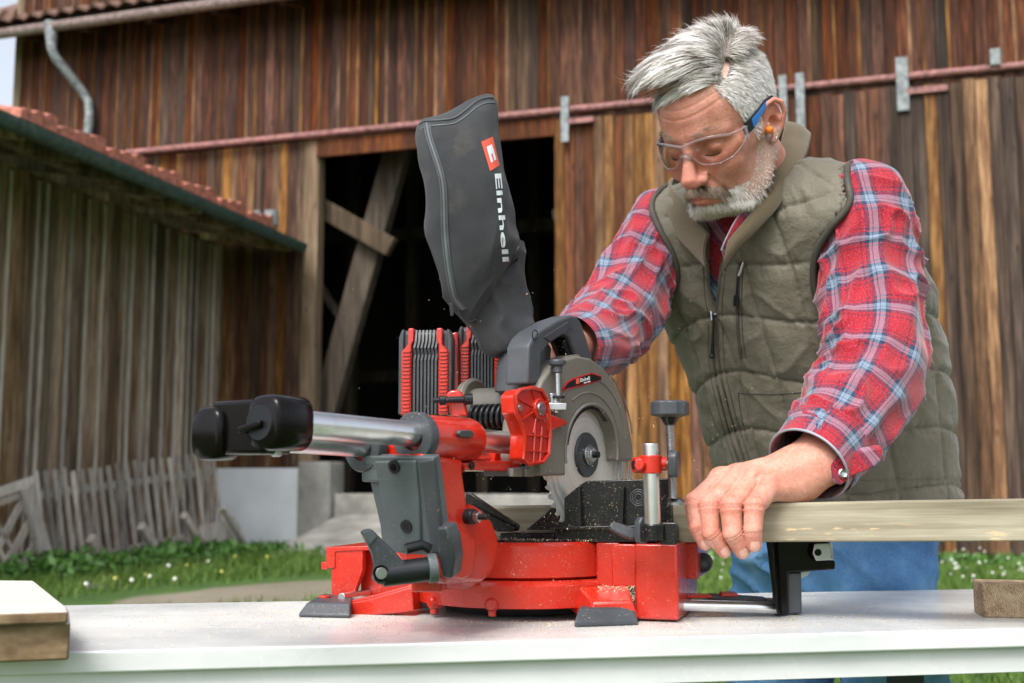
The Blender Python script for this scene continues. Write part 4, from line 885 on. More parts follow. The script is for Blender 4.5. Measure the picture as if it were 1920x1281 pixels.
# ---- batteries -------------------------------------------------------------
def battery(x0, x1, y0, y1, Yb, lab):
    e = thing('battery', lab, 'battery', P((x0 + x1) / 2, y1, Yb), 'rechargeable batteries docked in the saw')
    a = P(x0, y0, Yb); b = P(x1, y1, Yb); W = b.x - a.x; H = a.z - b.z; fr = Frame((a.x, a.y), math.radians(5)); zb = b.z
    def q(r0, r1, t0, t1, z0, z1, mat, name, bev=.0012, par=e):
        m = MB(); bbox(fr, r0 * W, r1 * W, t0, t1, zb + z0 * H, zb + z1 * H, m); return link(name, m.mesh(name), mat, par, bevel=bev, seg=2)
    q(.03, .97, .005, .065, 0, .97, GREYP, 'case', .006)
    pr2 = [(.0, .0), (.19, .0), (.19, .93), (.16, 1), (.07, .99), (.0, .90)]
    for sgn, r0 in ((1, 0), (-1, 1)):
        m = MB(); m.prism([fr((r0 + sgn * a_) * W, 0, zb + b_ * H) for a_, b_ in ((0, 0), (.10, 0), (.10, .84), (.10, .98), (.05, .97), (0, .88))], fr.S * .055); link('side_guard', m.mesh('sg'), GREYP, e, bevel=.002)
        m = MB(); m.prism([fr((r0 + sgn * a_) * W, -.003, zb + b_ * H) for a_, b_ in ((.06, 0), (.25, 0), (.25, .80), (.29, .84), (.29, .985), (.18, .985), (.18, .80), (.06, .72))], fr.S * .05); link('red_rail', m.mesh('rr'), RED2, e, bevel=.0015)
        for k in range(17):
            m = MB(); z0_ = .03 + k * .042; bbox(fr, (r0 + sgn * .08) * W, (r0 + sgn * .23) * W, -.0055, -.002, zb + z0_ * H, zb + (z0_ + .026) * H, m); link('grip_ridge', m.mesh('gr'), RED2, e, bevel=.0008, seg=1)
    for k in range(7):
        u = .30 + .40 * k / 6
        m = MB(); pts = [fr(u * W, -.002, zb + 0.0 * H), fr(u * W, -.002, zb + .62 * H), fr((u + .018) * W, -.001, zb + .68 * H), fr((u - .004) * W, -.003, zb + .76 * H), fr((u + .018) * W, -.001, zb + .83 * H), fr((u + .02) * W, .004, zb + .97 * H), fr((u + .03) * W, .02, zb + .985 * H)]
        rg = [[p_ - fr.R * .0013, p_ + fr.R * .0013, p_ + fr.R * .0013 + fr.S * .006, p_ - fr.R * .0013 + fr.S * .006] for p_ in pts]; m.rings(rg); link('cooling_fin', m.mesh('cf'), GREYP, e, smooth=0)
    q(.27, .73, .006, .02, .0, .95, BLKM, 'fin_bed', .001)
    return e
battery(748, 848, 614, 778, 1.60, 'left red and grey battery pack with vertical cooling fins')
battery(858, 950, 608, 760, 1.63, 'right red and grey battery pack partly behind the dust bag')
m = MB(); m.prism([P(*q_, 1.62) for q_ in ((846, 625), (858, 622), (862, 760), (846, 760))], (0, .05, 0)); part('battery_dock', m, RED2, .002)
# ---- hold-down clamp ------------------------------------------------------
Yc = 1.43; K = lambda x, y, d=0: P(x, y, Yc + d)
m = MB(); m.cyl(K(1224, 1002), K(1219, 832), .0098, 40); part('clamp_post', m, STEEL, .0008, smooth=40)
m = MB(); m.lathe(K(1224, 1012, .002), (0, 0, 1), [(0, .015), (.018, .015), (.019, .013)], 32); part('post_socket', m, BLKM, .001)
m = MB(); m.box(K(1252, 1000, .008), (.010, -.003, 0), (0, .010, 0), (0, 0, .0135)); part('socket_block', m, BLKM, .002)
m = MB(); m.cyl(K(1188, 872, -.004), K(1216, 871, .003), .0095, 28); m.cyl(K(1214, 871, .003), K(1250, 869, .004), .0085, 28); part('clamp_arm', m, RED2, .0012)
m = MB(); m.lathe(K(1220, 871, 0) + V(0, 0, -.011), (0, 0, 1), [(0, .0135), (.022, .0135)], 28); part('clamp_collar', m, RED2, .0012)
m = MB(); d_ = (K(1188, 872, -.004) - K(1216, 871, .003)).normalized(); m.lathe(K(1188, 872, -.004) + d_ * -.003, d_, [(0, .0055), (.0034, .0055)], 20); part('arm_bore', m, BBLK, 0)
m = MB(); m.lathe(K(1200, 872, -.012), (-.6, -.8, .1), [(-.004, .006), (.0025, .006)], 16); part('arm_boss', m, RED2, 0)
m = MB(); m.cyl(K(1256, 795, .012), K(1262, 935, .012), .0052, 24)
for i in range(52):
    u = i / 51; p_ = K(1256, 797, .012).lerp(K(1262, 935, .012), u); m.lathe(p_, (0, 0, 1), [(0, .0053), (.0007, .0059), (.0014, .0053)], 16)
part('clamp_screw', m, BOLT, 0, smooth=30)
m = MB(); c = K(1256, 783, .012); prof = [(0, .012), (.003, .0235), (.018, .0235), (.0195, .0225), (.0205, .017)]
rg = []
for h, q_ in prof: rg.append([c + V(math.cos(a) * q_ * (1.0 if i % 4 < 3 else .93), math.sin(a) * q_ * (1.0 if i % 4 < 3 else .93), h) for i, a in enumerate(np.linspace(0, 2 * math.pi, 28, endpoint=False))])
m.rings(rg); part('clamp_handwheel', m, GREYP, .0008, smooth=25)
m = MB(); m.lathe(K(1256, 797, .012), (0, 0, 1), [(0, .0065), (.010, .012)], 20); part('handwheel_neck', m, BLKM, 0)
wing(K(1264, 871, -.006), (.9, -.45, 0), (0, 0, 1), .0165, .0095, .012, GREYP, 'clamp_side_knob')
m = MB(); m.cyl(K(1244, 869, .002), K(1258, 870, -.004), .004, 16); part('side_knob_screw', m, BOLT, 0)
m = MB(); m.lathe(K(1268, 947, .02), (0, 0, 1), [(0, .0125), (.003, .0125), (.007, .008), (.009, .004)], 28); part('clamp_pad', m, BOLT, 0)
# ---- work support on the right -------------------------------------------
m = MB(); m.cyl(P(1262, 1135, 1.53), P(1458, 1141, 1.545), .0068, 28); part('support_rod', m, STEEL, .0005)
m = MB(); m.cyl(P(1262, 1125, 1.60), P(1460, 1128, 1.61), .005, 28); part('support_rod', m, STEEL, .0005)
sup = [(1437, 1014), (1556, 1014), (1556, 1052), (1566, 1052), (1566, 1068), (1478, 1074), (1478, 1153), (1452, 1154), (1447, 1100)]
m = MB(); m.prism([P(*q_, 1.545) for q_ in sup], (.01, .05, 0)); part('work_support', m, BLK, .002)
m = MB(); m.prism([P(*q_, 1.52) for q_ in ((1436, 1015), (1450, 1015), (1457, 1154), (1447, 1100))], (.012, .025, 0)); part('support_web', m, BLK, .001)
m = MB(); m.prism([P(*q_, 1.56) for q_ in ((1477, 1074), (1502, 1074), (1503, 1150), (1477, 1152))], (.01, .04, 0)); part('support_foot', m, GREYP, .002)
m = MB(); m.prism([P(*q_, 1.53) for q_ in ((1526, 1020), (1556, 1018), (1560, 1050), (1530, 1052), (1523, 1038))], (.004, .004, 0)); part('stop_plate', m, BOLT, .001)
m = MB(); q_ = P(1534, 1036, 1.529); m.cyl(q_, q_ + V(0, .003, 0), .0045, 16); part('plate_hole', m, BLK, 0)
m = MB(); m.prism([P(*q_, 1.60) for q_ in ((1500, 1072), (1520, 1070), (1514, 1080), (1502, 1086))], (.004, .02, 0)); part('support_screw', m, BOLT, .001)
# thin wrench clipped above rods
m = MB(); m.prism([P(*q_, 1.57) for q_ in ((1276, 1115), (1334, 1117), (1338, 1121), (1276, 1122))], (0, .02, .001)); wr = m
m.prism([P(*q_, 1.57) for q_ in ((1355, 1113), (1383, 1113), (1385, 1118), (1352, 1119))], (0, .02, .001)); part('base_scale', m, RED2, .0005)
m = MB(); m.prism([P(*q_, 1.575) for q_ in ((1333, 1117), (1440, 1124), (1438, 1128), (1336, 1123))], (0, .03, .001)); part('scale_arm', m, GREYP, .0006)
# ================================================================== DUST BAG
def interp(pts, v):
    "smooth (Catmull-Rom) curve through tuples, v in 0..1"
    n = len(pts) - 1; x = min(max(v, 0), 1) * n; i = min(int(x), n - 1); f = x - i
    p0, p1, p2, p3 = [np.array(pts[min(max(k, 0), n)], float) for k in (i - 1, i, i + 1, i + 2)]
    return .5 * ((2 * p1) + (-p0 + p2) * f + (2 * p0 - 5 * p1 + 4 * p2 - p3) * f * f + (-p0 + 3 * p1 - 3 * p2 + p3) * f ** 3)
CLOTH = Nt('bag_cloth'); t = CLOTH; p = t.pos(kind='Object'); n1 = t.noise(p, 9, 5, .6); n2 = t.noise(p, 900, 2); n3 = t.noise(p, 380, 3, .8)
c = t.ramp(n1, [(.3, (.030, .032, .036)), (.7, (.058, .061, .066))]); c = t.mix(t.ramp(n3, [(.62, 0), (.72, .35)]), c, (.16, .155, .145)); c = t.mix(t.ramp(t.noise(p, 17, 4), [(.55, 0), (.75, .3)]), c, (.17, .15, .11))
t.set('Base Color', c); t.set('Roughness', .85); t.set('Sheen Weight', .08); t.set('Specular IOR Level', .2); t.bump(n2, .5, .0012); CLOTH = CLOTH.m
def loft(Lc, Rc, Yc, th, nv, nu, ex, wr, seed, caps=True, tops=(.0, .0)):
    rows = []
    for i in range(nv):
        v = i / (nv - 1); l = interp(Lc, v); r = interp(Rc, v); T = float(interp([(q,) for q in th], v)[0]); Y = float(interp([(q,) for q in Yc], v)[0])
        a = np.array(P(l[0], l[1], Y)); b = np.array(P(r[0], r[1], Y + .012)); c = (a + b) / 2; hw = (b - a) / 2
        k = 1.0
        if v < tops[0]: k = math.sqrt(max(1 - ((tops[0] - v) / tops[0]) ** 2, .02))
        if v > 1 - tops[1]: k = math.sqrt(max(1 - ((v - 1 + tops[1]) / tops[1]) ** 2, .02))
        row = []
        for j in range(nu):
            q = 2 * math.pi * j / nu; cx, sx = math.cos(q), math.sin(q)
            row.append(c + hw * math.copysign(abs(cx) ** ex, cx) * (.96 + .04 * k) + np.array((0.25, 1, 0)) * T * k * math.copysign(abs(sx) ** ex, sx))
        rows.append(row)
    v = np.array(rows).reshape(-1, 3); f = []
    for i in range(nv - 1):
        for j in range(nu): k = (j + 1) % nu; f.append((i * nu + j, i * nu + k, (i + 1) * nu + k, (i + 1) * nu + j))
    f = np.array(f); n = vnormals(v, f); cen = v.mean(0)
    if ((v - cen) * n).sum() < 0: f = f[:, ::-1]; n = -n
    v = v + n * wr(v)[:, None]
    me = np_mesh('cloth', v, f)
    return me, v, f
saw_bag = thing('dust_bag', 'black cloth dust bag with zip standing upright on the saw port', 'dust bag', P(965, 665, 1.47))
def wr1(v):
    w = (1 - np.abs(vnoise(v * [1, 1, .45], 26, 3))) ** 4 * .0042 + vnoise(v, 18, 1) * .0028 + vnoise(v, 60, 2) * .0005; return w
def wr2(v):
    q = v @ np.array([[.8, 0, -.6], [0, 1, 0], [.6, 0, .8]]); return (1 - np.abs(vnoise(q * [1.6, 1, .6], 30, 5))) ** 3 * .0065 + vnoise(v, 22, 1) * .003 + vnoise(v, 70, 8) * .0006
Lc = [(783, 236), (786, 262), (794, 300), (803, 350), (809, 425), (816, 470), (826, 515), (841, 566), (863, 596), (887, 606)]
Rc = [(922, 181), (931, 200), (934, 254), (937, 310), (948, 350), (956, 385), (959, 420), (966, 442), (973, 455), (976, 470)]
me1, v1_, f1_ = loft(Lc, Rc, [1.475, 1.46, 1.455, 1.46, 1.465, 1.475], [.012, .034, .042, .044, .042, .036, .026], 150, 120, .62, wr1, 1, tops=(.03, .02))
bag1 = link('bag_body', me1, CLOTH, saw_bag, smooth=0)
Ls = [(852, 545), (866, 585), (884, 612), (905, 640), (922, 662), (930, 668)]
Rs = [(974, 452), (980, 500), (985, 550), (993, 595), (1001, 630), (1000, 646)]
me2, v2_, f2_ = loft(Ls, Rs, [1.503, 1.503, 1.505, 1.508, 1.51], [.024, .030, .031, .029, .027, .0255], 110, 100, .85, wr2, 2, tops=(.0, .03))
bag2 = link('bag_sleeve', me2, CLOTH, saw_bag, smooth=0)
bvh1 = BVHTree.FromPolygons([tuple(x) for x in v1_], [tuple(x) for x in f1_])
def onto(bvh, px, py, off=.0008, dflt=1.44):
    d = ray(px, py).normalized(); h = bvh.ray_cast(CAM, d)
    return (h[0] - d * off) if h[0] is not None else P(px, py, dflt)
# top and zip seams
PIPE = plastic('bag_piping', (.055, .06, .068), .6, .2, .5, 900); ZIPM = plastic('zip_tape', (.10, .115, .125), .45, .2, .6, 1200)
zp = [(800, 232), (806, 262), (816, 292), (826, 325), (831, 350), (833, 390), (834, 430), (837, 470), (843, 515), (851, 555), (861, 572), (868, 580)]
zpath = [onto(bvh1, *interp(zp, u / 60), .0004) for u in range(61)]
for d_, mt in ((-5.0, PIPE), (5.0, PIPE), (0, ZIPM)):
    m = MB(); m.tube([onto(bvh1, interp(zp, u / 70)[0] + d_, interp(zp, u / 70)[1], .0004) for u in range(71)], .0016 if d_ else .0022, 10); link('zip_tape' if not d_ else 'piping', m.mesh('zt'), mt, saw_bag, smooth=60)
m = MB(); tp = [(786, 234), (796, 228), (822, 226), (850, 222), (872, 208), (893, 191), (912, 184), (924, 184)]
m.tube([onto(bvh1, *interp(tp, u / 50), .0005, 1.47) for u in range(51)], .0020, 10); link('top_seam', m.mesh('ts'), PIPE, saw_bag, smooth=60)
m = MB(); tp2 = [(x + 3, y + 9) for x, y in tp]; m.tube([onto(bvh1, *interp(tp2, u / 50), .0003, 1.47) for u in range(51)], .0012, 8); link('top_seam', m.mesh('ts'), ZIPM, saw_bag, smooth=60)
m = MB(); m.prism([P(*q_, 1.42) for q_ in ((842, 568), (850, 568), (851, 592), (844, 593))], (0, .002, 0)); link('zip_pull', m.mesh('zpl'), BBLK, saw_bag, bevel=.0006)
# print: red square mark and lettering, wrapped on the cloth
def wrap_poly(pxs, mat, name, off=.0009, n=6):
    "quad in photo coordinates subdivided and laid on the bag"
    a, b, c, d = [np.array(q, float) for q in pxs]; vs = []; fs = []
    for i in range(n + 1):
        for j in range(n + 1):
            u, w = i / n, j / n; q = a * (1 - u) * (1 - w) + b * u * (1 - w) + c * u * w + d * (1 - u) * w; vs.append(onto(bvh1, q[0], q[1], off))
    for i in range(n):
        for j in range(n): k = i * (n + 1) + j; fs.append((k, k + 1, k + n + 2, k + n + 1))
    me = bpy.data.meshes.new(name); me.from_pydata([tuple(q) for q in vs], [], fs); return link(name, me, mat, saw_bag, smooth=180)
wrap_poly([(902.5, 266), (924, 256), (937, 310), (919, 321)], ORG, 'logo_square')
for q4 in (((912.5, 275.5), (922.5, 270.5), (924.8, 280), (915, 285)), ((914.5, 283), (918, 281.3), (924.8, 303), (920.8, 305)), ((921.3, 279), (925, 278), (930.8, 299), (926.8, 301.5)), ((917.6, 281), (921.6, 279), (923.6, 288), (920.6, 289.5))):
    wrap_poly(q4, WHT, 'logo_bar', .0014, 3)
me = text_mesh('Einhell', 1.0, offset=.022)
bm = bmesh.new(); bm.from_mesh(me); bmesh.ops.subdivide_edges(bm, edges=[e for e in bm.edges if e.calc_length() > .25], cuts=3); bm.to_mesh(me); bm.free()
xs = [v.co.x for v in me.vertices]; x0, x1 = min(xs), max(xs); a = np.array((928., 326.)); b = np.array((943., 491.)); upv = np.array((16.5, -1.0))
for v in me.vertices:
    q = a + (b - a) * (v.co.x - x0) / (x1 - x0) + upv * v.co.y; v.co = onto(bvh1, q[0], q[1], .0012)
link('lettering', me, WHT, saw_bag, smooth=0)

m = MB(); hem = [(860, 585), (868, 596), (884, 602), (900, 590), (925, 556), (950, 512), (973, 462)]
m.tube([onto(bvh1, *interp(hem, u / 50), .0006, 1.452) for u in range(51)], .0012, 8); link('hem_seam', m.mesh('hs'), PIPE, saw_bag, smooth=180)
# ================================================================== THE PERSON
def npP(px, py, Y): return np.array(P(px, py, Y))
yaw, pit, rol = math.radians(-47.76), math.radians(33.9), math.radians(6.04)
HM = (Matrix.Rotation(yaw, 3, 'Z') @ Matrix.Rotation(pit, 3, 'X') @ Matrix.Rotation(rol, 3, 'Y')); HR = np.array(HM); HT = np.array((.3162, 1.7048, 1.4923))
def h2w(p): return np.asarray(p) @ HR.T + HT
def w2h(p): return (p - HT) @ HR
def Rx(a): c, s = math.cos(a), math.sin(a); return np.array([[1, 0, 0], [0, c, -s], [0, s, c]])
def Rz(a): c, s = math.cos(a), math.sin(a); return np.array([[c, -s, 0], [s, c, 0], [0, 0, 1]])
def ear(q, sg):
    # ear-local: u back, v up, w outward
    p = q * [sg, 1, 1] - np.array([.0735, .010, .003]); A_ = Rz(-.42) @ Rx(-.15); p = p @ A_  # rotated outward
    u, v, w = p[:, 1], p[:, 2], p[:, 0]; e = np.stack([u, v, w], 1)
    hel = [(-.010, -.002, .003), (-.013, .012, .006), (-.007, .026, .010), (.005, .031, .013), (.015, .025, .015), (.0185, .010, .015), (.015, -.006, .012), (.007, -.020, .008), (0, -.028, .005)]
    d = s_chain(e, hel, [.003, .0032, .0034, .0036, .0038, .0036, .0034, .0042, .0055])
    pl = s_ell(e, (.003, .004, .006), (.0155, .026, .0042)); d = smin(d, pl, .004)
    ah = s_chain(e, [(.006, .018, .010), (.011, .004, .0115), (.006, -.012, .009)], [.002, .003, .003]); d = smin(d, ah, .003)
    d = smax(d, -s_ell(e, (.0005, -.003, .010), (.0075, .0105, .008)), .003)
    d = smax(d, -s_ell(e, (.008, .014, .014), (.0045, .010, .004)), .002)
    d = smin(d, s_cap(e, (-.010, -.008, .003), (-.007, -.004, .008), .0045, .0035), .003)
    d = smin(d, s_ell(e, (-.002, .0, -.006), (.012, .02, .008)), .006); return d
def head_sdf(q):
    d = s_ell(q, (0, .010, .046), (.0750, .097, .091))
    d = smin(d, s_ell(q, (0, -.030, .045), (.062, .062, .062)), .03)            # forehead
    d = smin(d, s_ell(q, (0, -.030, -.025), (.0605, .066, .078)), .025)         # face
    for s in (-1, 1):
        d = smin(d, s_chain(q, [(s * .056, .008, -.040), (s * .052, -.018, -.072), (s * .020, -.080, -.103)], [.017, .017, .017]), .022)
        d = smin(d, s_ell(q, (s * .040, -.066, -.022), (.024, .022, .020)), .018)  # cheek
        d = smin(d, s_cap(q, (s * .055, -.050, -.004), (s * .066, -.015, .0), .012, .010), .018)  # zygomatic
    d = smin(d, s_ell(q, (0, -.089, -.102), (.022, .018, .019)), .014)           # chin
    d = smin(d, s_ell(q, (0, -.080, -.056), (.031, .024, .028)), .014)           # muzzle
    d = smin(d, s_chain(q, [(-.046, -.066, .024), (-.020, -.084, .027), (0, -.0865, .026), (.020, -.084, .027), (.046, -.066, .024)], [.008, .0095, .0095, .0095, .008]), .014)  # brow ridge
    for s in (-1, 1): d = smax(d, -s_ell(q, (s * .032, -.097, .004), (.0185, .016, .0115)), .012)
    # eyes, lids lowered
    for s in (-1, 1):
        d = smin(d, s_ell(q, (s * .032, -.0745, .003), (.0142, .0128, .0128)), .004)
        d = smax(d, -s_cap(q, (s * .021, -.0885, -.0035), (s * .043, -.0835, -.003), .0008, .0008), .0018)  # lid slit
        d = smax(d, -s_chain(q, [(s * .020, -.0875, .010), (s * .032, -.0895, .0125), (s * .044, -.080, .009)], [.0006] * 3), .0025)
        d = smin(d, s_chain(q, [(s * .018, -.0865, -.010), (s * .031, -.0855, -.0145), (s * .044, -.078, -.010)], [.003, .0035, .003]), .006)
    # nose
    d = smin(d, s_chain(q, [(0, -.0865, .022), (0, -.0945, .008), (0, -.1060, -.012), (0, -.1125, -.0300)], [.0072, .0078, .0092, .0128]), .009)
    d = smin(d, s_ell(q, (0, -.106, -.036), (.014, .014, .0085)), .006)
    for s in (-1, 1):
        d = smin(d, s_ell(q, (s * .0150, -.0985, -.0345), (.0085, .0110, .0082)), .005)
        d = smax(d, -s_ell(q, (s * .0075, -.1065, -.0445), (.0038, .0062, .0042)), .002)
        d = smax(d, -s_chain(q, [(s * .0205, -.094, -.030), (s * .0235, -.0915, -.040)], [.0005, .0005]), .003)
        d = smax(d, -s_chain(q, [(s * .020, -.096, -.036), (s * .030, -.089, -.052), (s * .034, -.081, -.066)], [.001, .001, .0005]), .009)  # smile fold
    # mouth
    d = smin(d, s_chain(q, [(-.024, -.0955, -.0635), (-.009, -.1050, -.0592), (0, -.1045, -.0600), (.009, -.1050, -.0592), (.024, -.0955, -.0635)], [.0018, .0032, .003, .0032, .0018]), .004)
    d = smin(d, s_chain(q, [(-.021, -.0955, -.0675), (0, -.1045, -.0695), (.021, -.0955, -.0675)], [.002, .0045, .002]), .005)
    d = smax(d, -s_chain(q, [(-.026, -.0975, -.0650), (0, -.1105, -.0640), (.026, -.0975, -.0650)], [.0009, .0012, .0009]), .0022)
    d = smax(d, -s_ell(q, (0, -.106, -.081), (.014, .006, .004)), .006)
    # furrows on the forehead
    for zf in (.056, .069, .080): d = d + .0009 * np.exp(-((q[:, 2] - zf - 4 * q[:, 0] ** 2) / .0018) ** 2) * (q[:, 1] < -.05)
    d = d + .0011 * np.exp(-(((q[:, 0] - .004) / .0012) ** 2)) * np.exp(-((q[:, 2] - .027) / .009) ** 2) * (q[:, 1] < -.06)
    for s in (-1, 1):
        for z0, dz_ in ((.006, .006), (.001, .0), (-.005, -.006)):
            d = d + .0007 * np.exp(-(s_cap(q, (s * .053, -.064, z0), (s * .064, -.046, z0 + dz_), 0, 0) / .0016) ** 2)
        d = d + .0006 * np.exp(-(s_chain(q, [(s * .020, -.086, -.012), (s * .033, -.083, -.019), (s * .047, -.073, -.014)], [0., 0., 0.]) / .0018) ** 2)
    d = d + .00035 * vnoise(q, 95, 3)
    for s in (-1, 1): d = smin(d, ear(q, s), .003)
    return d
# neck and trunk points (world)
NB = np.array((.405, 1.835, 1.425)); SH_N = npP(1628, 402, 1.70); SH_F = np.array((.250, 1.90, 1.385))
def neck_sdf(p): return s_cap(p, h2w((0, .030, -.045)), NB, .056, .064)
lo = HT - .17; hi = HT + .17
def headneck(p):
    q = w2h(p); d = head_sdf(q); n = neck_sdf(p)
    d = smin(d, n, .02); return np.maximum(d, (1.375 - p[:, 2]))
hv, hf = sdf_mesh(headneck, HT - [.15, .16, .15], HT + [.17, .20, .16], .0016)
# ---- left hand on the beam -------------------------------------------------
k = .96
Y0 = 1.478   # finger plane, in front of the beam
fing = [  # MCP, PIP, DIP, TIP  (px, py, Y), radii
    ([(1350, 899, 1.512), (1301, 942, 1.478), (1306, 988, 1.470), (1322, 1019, 1.474)], [.0128, .0115, .0103, .0089]),
    ([(1383, 895, 1.505), (1328, 950, 1.466), (1334, 1000, 1.460), (1358, 1033, 1.466)], [.0130, .0127, .0116, .0094]),
    ([(1412, 901, 1.495), (1370, 953, 1.454), (1374, 1001, 1.448), (1392, 1034, 1.456)], [.0130, .0133, .0121, .0095]),
    ([(1442, 917, 1.482), (1414, 953, 1.446), (1412, 995, 1.440), (1414, 1021, 1.444)], [.0130, .0124, .0114, .0098])]
WR = npP(1527, 868, 1.512); 
fp = [[npP(*q) for q in c] for c, r in fing]
th = [npP(1470, 900, 1.545), npP(1420, 905, 1.575), npP(1375, 925, 1.585), npP(1350, 950, 1.582)]
EL_N = npP(1648, 700, 1.625)
def hand_sdf(p):
    palm = None
    for i, (c, (_, r)) in enumerate(zip(fp, fing)):
        w = WR + (c[0] - fp[1][0]) * .42
        e = s_cap(p, c[0] + np.array((0, .004, -.002)), w, .0145, .0195); palm = e if palm is None else smin(palm, e, .012)
    palm = smin(palm, s_ell(p, npP(1492, 915, 1.50), (.030, .022, .020)), .016)     # heel of the hand
    palm = smin(palm, s_chain(p, [th[0], th[1]], [.020, .014]), .014)
    arm = s_chain(p, [npP(1500, 880, 1.512), npP(1528, 862, 1.512), npP(1560, 822, 1.54), EL_N], [.029, .031, .035, .042])
    arm = np.minimum(arm, 9); palm = smin(palm, arm, .022)
    palm = smin(palm, s_ell(p, npP(1533, 893, 1.492), (.013, .013, .012)), .012)      # ulna head
    d = None
    for i, (c, (_, r)) in enumerate(zip(fp, fing)):
        f = s_chain(p, c, r, .002)
        f = smin(f, s_ell(p, c[1] + np.array((0, -.0022, .001)), (r[1] * .98, r[1] * .9, r[1] * 1.0)), .004)   # knuckle
        # creases
        for a, b, t_ in ((c[1], c[2], .06), (c[1], c[2], -.07), (c[1], c[2], .0), (c[2], c[3], -.02), (c[2], c[3], .12)):
            o = a + (b - a) * t_; dr_ = (b - a) / np.linalg.norm(b - a); x = (p - o) @ dr_
            f = f + .0011 * np.exp(-(x / .0008) ** 2)
        d = f if d is None else smin(d, f, .0009)
    t_ = s_chain(p, th, [.014, .0125, .0115, .009], .003)
    d2 = smin(palm, d, .0085)
    d = np.minimum(d2, 9)
    # grooves between the metacarpals (webbing) and tendons
    for i in range(3):
        m_ = (fp[i][0] + fp[i + 1][0]) / 2 + np.array((0, -.006, .012)); w_ = m_ + (WR - m_) * .42
        d = smax(d, -s_cap(p, m_ + (m_ - w_) * .25, m_ + (w_ - m_) * .22, .0010, .0001), .006)
    for i, c in enumerate(fp):
        k_ = c[0] + np.array((0, -.002, .007)); d = smin(d, s_ell(p, k_, (.009, .009, .0075)), .008)
    d = smin(d, t_, .008)
    upn = np.array((-.25, -.45, .85)); upn /= np.linalg.norm(upn)
    for i, c in enumerate(fp):
        a_ = c[0] + upn * .0135; b_ = WR + (c[0] - fp[1][0]) * .30 + upn * .024; d = d - .0013 * np.exp(-(s_cap(p, a_, a_ + (b_ - a_) * .75, 0, 0) / .0042) ** 2)
    for ch in (((1372, 880), (1400, 874), (1425, 866), (1462, 858), (1500, 846)), ((1408, 884), (1436, 886), (1462, 878), (1490, 876), (1530, 862)), ((1440, 893), (1466, 892), (1488, 884))):
        q_ = [npP(x, y, 1.478) for x, y in ch]; d = d - .0010 * np.exp(-(s_chain(p, q_, [0.] * len(q_)) / .0075) ** 2) * 1.0
    # nails
    for c, (_, r) in zip(fp, fing):
        ax = c[3] - c[2]; ax = ax / np.linalg.norm(ax); out = np.array((-.1, -1, .15)); out -= ax * (out @ ax); out /= np.linalg.norm(out); sd_ = np.cross(ax, out)
        q = p - (c[3] + ax * .0005 + out * r[3] * .93); u, v, w = q @ sd_, q @ ax, q @ out
        nd = ((u / .0058) ** 4 + (v / .0072) ** 4) ** .25
        d = d + np.where((w > -.005) & (w < .004), .0006 * np.exp(-((nd - 1) / .10) ** 2), 0)
    return d
mn = np.min([c for f in fp for c in f] + [WR, th[2]], axis=0) - .03; mx = np.array(npP(1640, 760, 1.66)); lo = np.minimum(mn, mx); hi = np.maximum(np.max([c for f in fp for c in f], axis=0) + .02, mx)
gv, gf = sdf_mesh(hand_sdf, lo, hi, .0013)
# ---- right hand on the handle ----------------------------------------------
WR2 = npP(1100, 662, 1.66)
def hand2(p):
    palm = smin(s_ell(p, npP(1072, 655, 1.62), (.022, .036, .030)), s_cap(p, npP(1080, 655, 1.64), npP(1160, 620, 1.78), .027, .036), .02)
    d = None
    for i in range(4):
        y = 634 + i * 17; c = [npP(1078, y, 1.600), npP(1052, y + 2, 1.565), npP(1026, y + 5, 1.580), npP(1022, y + 8, 1.61)]
        f = s_chain(p, c, [.0115, .0105, .0095, .0085]); d = f if d is None else smin(d, f, .003)
    return smin(palm, d, .008)
h2v, h2f = sdf_mesh(hand2, npP(1010, 720, 1.54), np.array((.24, 1.82, 1.24)), .0025)
# ---- hidden trunk joins everything -------------------------------------------
CU = np.array([.81, -.58, 0]); CU /= np.linalg.norm(CU); CF = np.array([-.58, -.81, 0]); CF /= np.linalg.norm(CF)
zk = np.array([.78, .94, 1.0, 1.15, 1.27, 1.36, 1.43]); cxk = np.array([.560, .545, .525, .487, .443, .408, .398]); cyk = np.array([2.05, 1.97, 1.945, 1.90, 1.87, 1.845, 1.835])
ak = np.array([.182, .194, .198, .209, .222, .205, .150]); bk = np.array([.125, .132, .137, .142, .146, .128, .095])
def trunk(p, da=0.0, sh=.0):
    z = p[:, 2]; cx = np.interp(z, zk, cxk); cy = np.interp(z, zk, cyk); a = np.interp(z, zk, ak) + da; b = np.interp(z, zk, bk) + da
    x = p[:, 0] - cx; y = p[:, 1] - cy; u = x * CU[0] + y * CU[1]; f = x * CF[0] + y * CF[1]
    r = np.sqrt((u / a) ** 2 + (f / b) ** 2) + 1e-6; d = (r - 1) * np.minimum(a, b) * 1.0 * (.55 + .45 / np.maximum(r, .5) ** 0)
    d = smax(d, z - 1.425, .05)
    for A_, B_, ra, rb in ((SH_F + CU * .03, NB + CU * -.02, .066, .066), (SH_N - CU * .030, NB + CU * .02, .074, .066)):
        d = smin(d, s_cap(p, A_ + np.array((0, 0, -.005)), B_ + np.array((0, 0, -.01)), ra + da, rb + da), .05)
    return d
def body_trunk(p):
    d = trunk(p, -.022); d = smin(d, s_chain(p, [SH_N, EL_N], [.05, .042]), .03); d = smin(d, s_chain(p, [SH_F, npP(1168, 615, 1.82), WR2], [.05, .04, .03]), .03)
    d = smin(d, neck_sdf(p) + .004, .02); return smax(d, .99 - p[:, 2], .01)
tv, tf = sdf_mesh(body_trunk, (.05, 1.60, .78), (.80, 2.2, 1.52), .008)
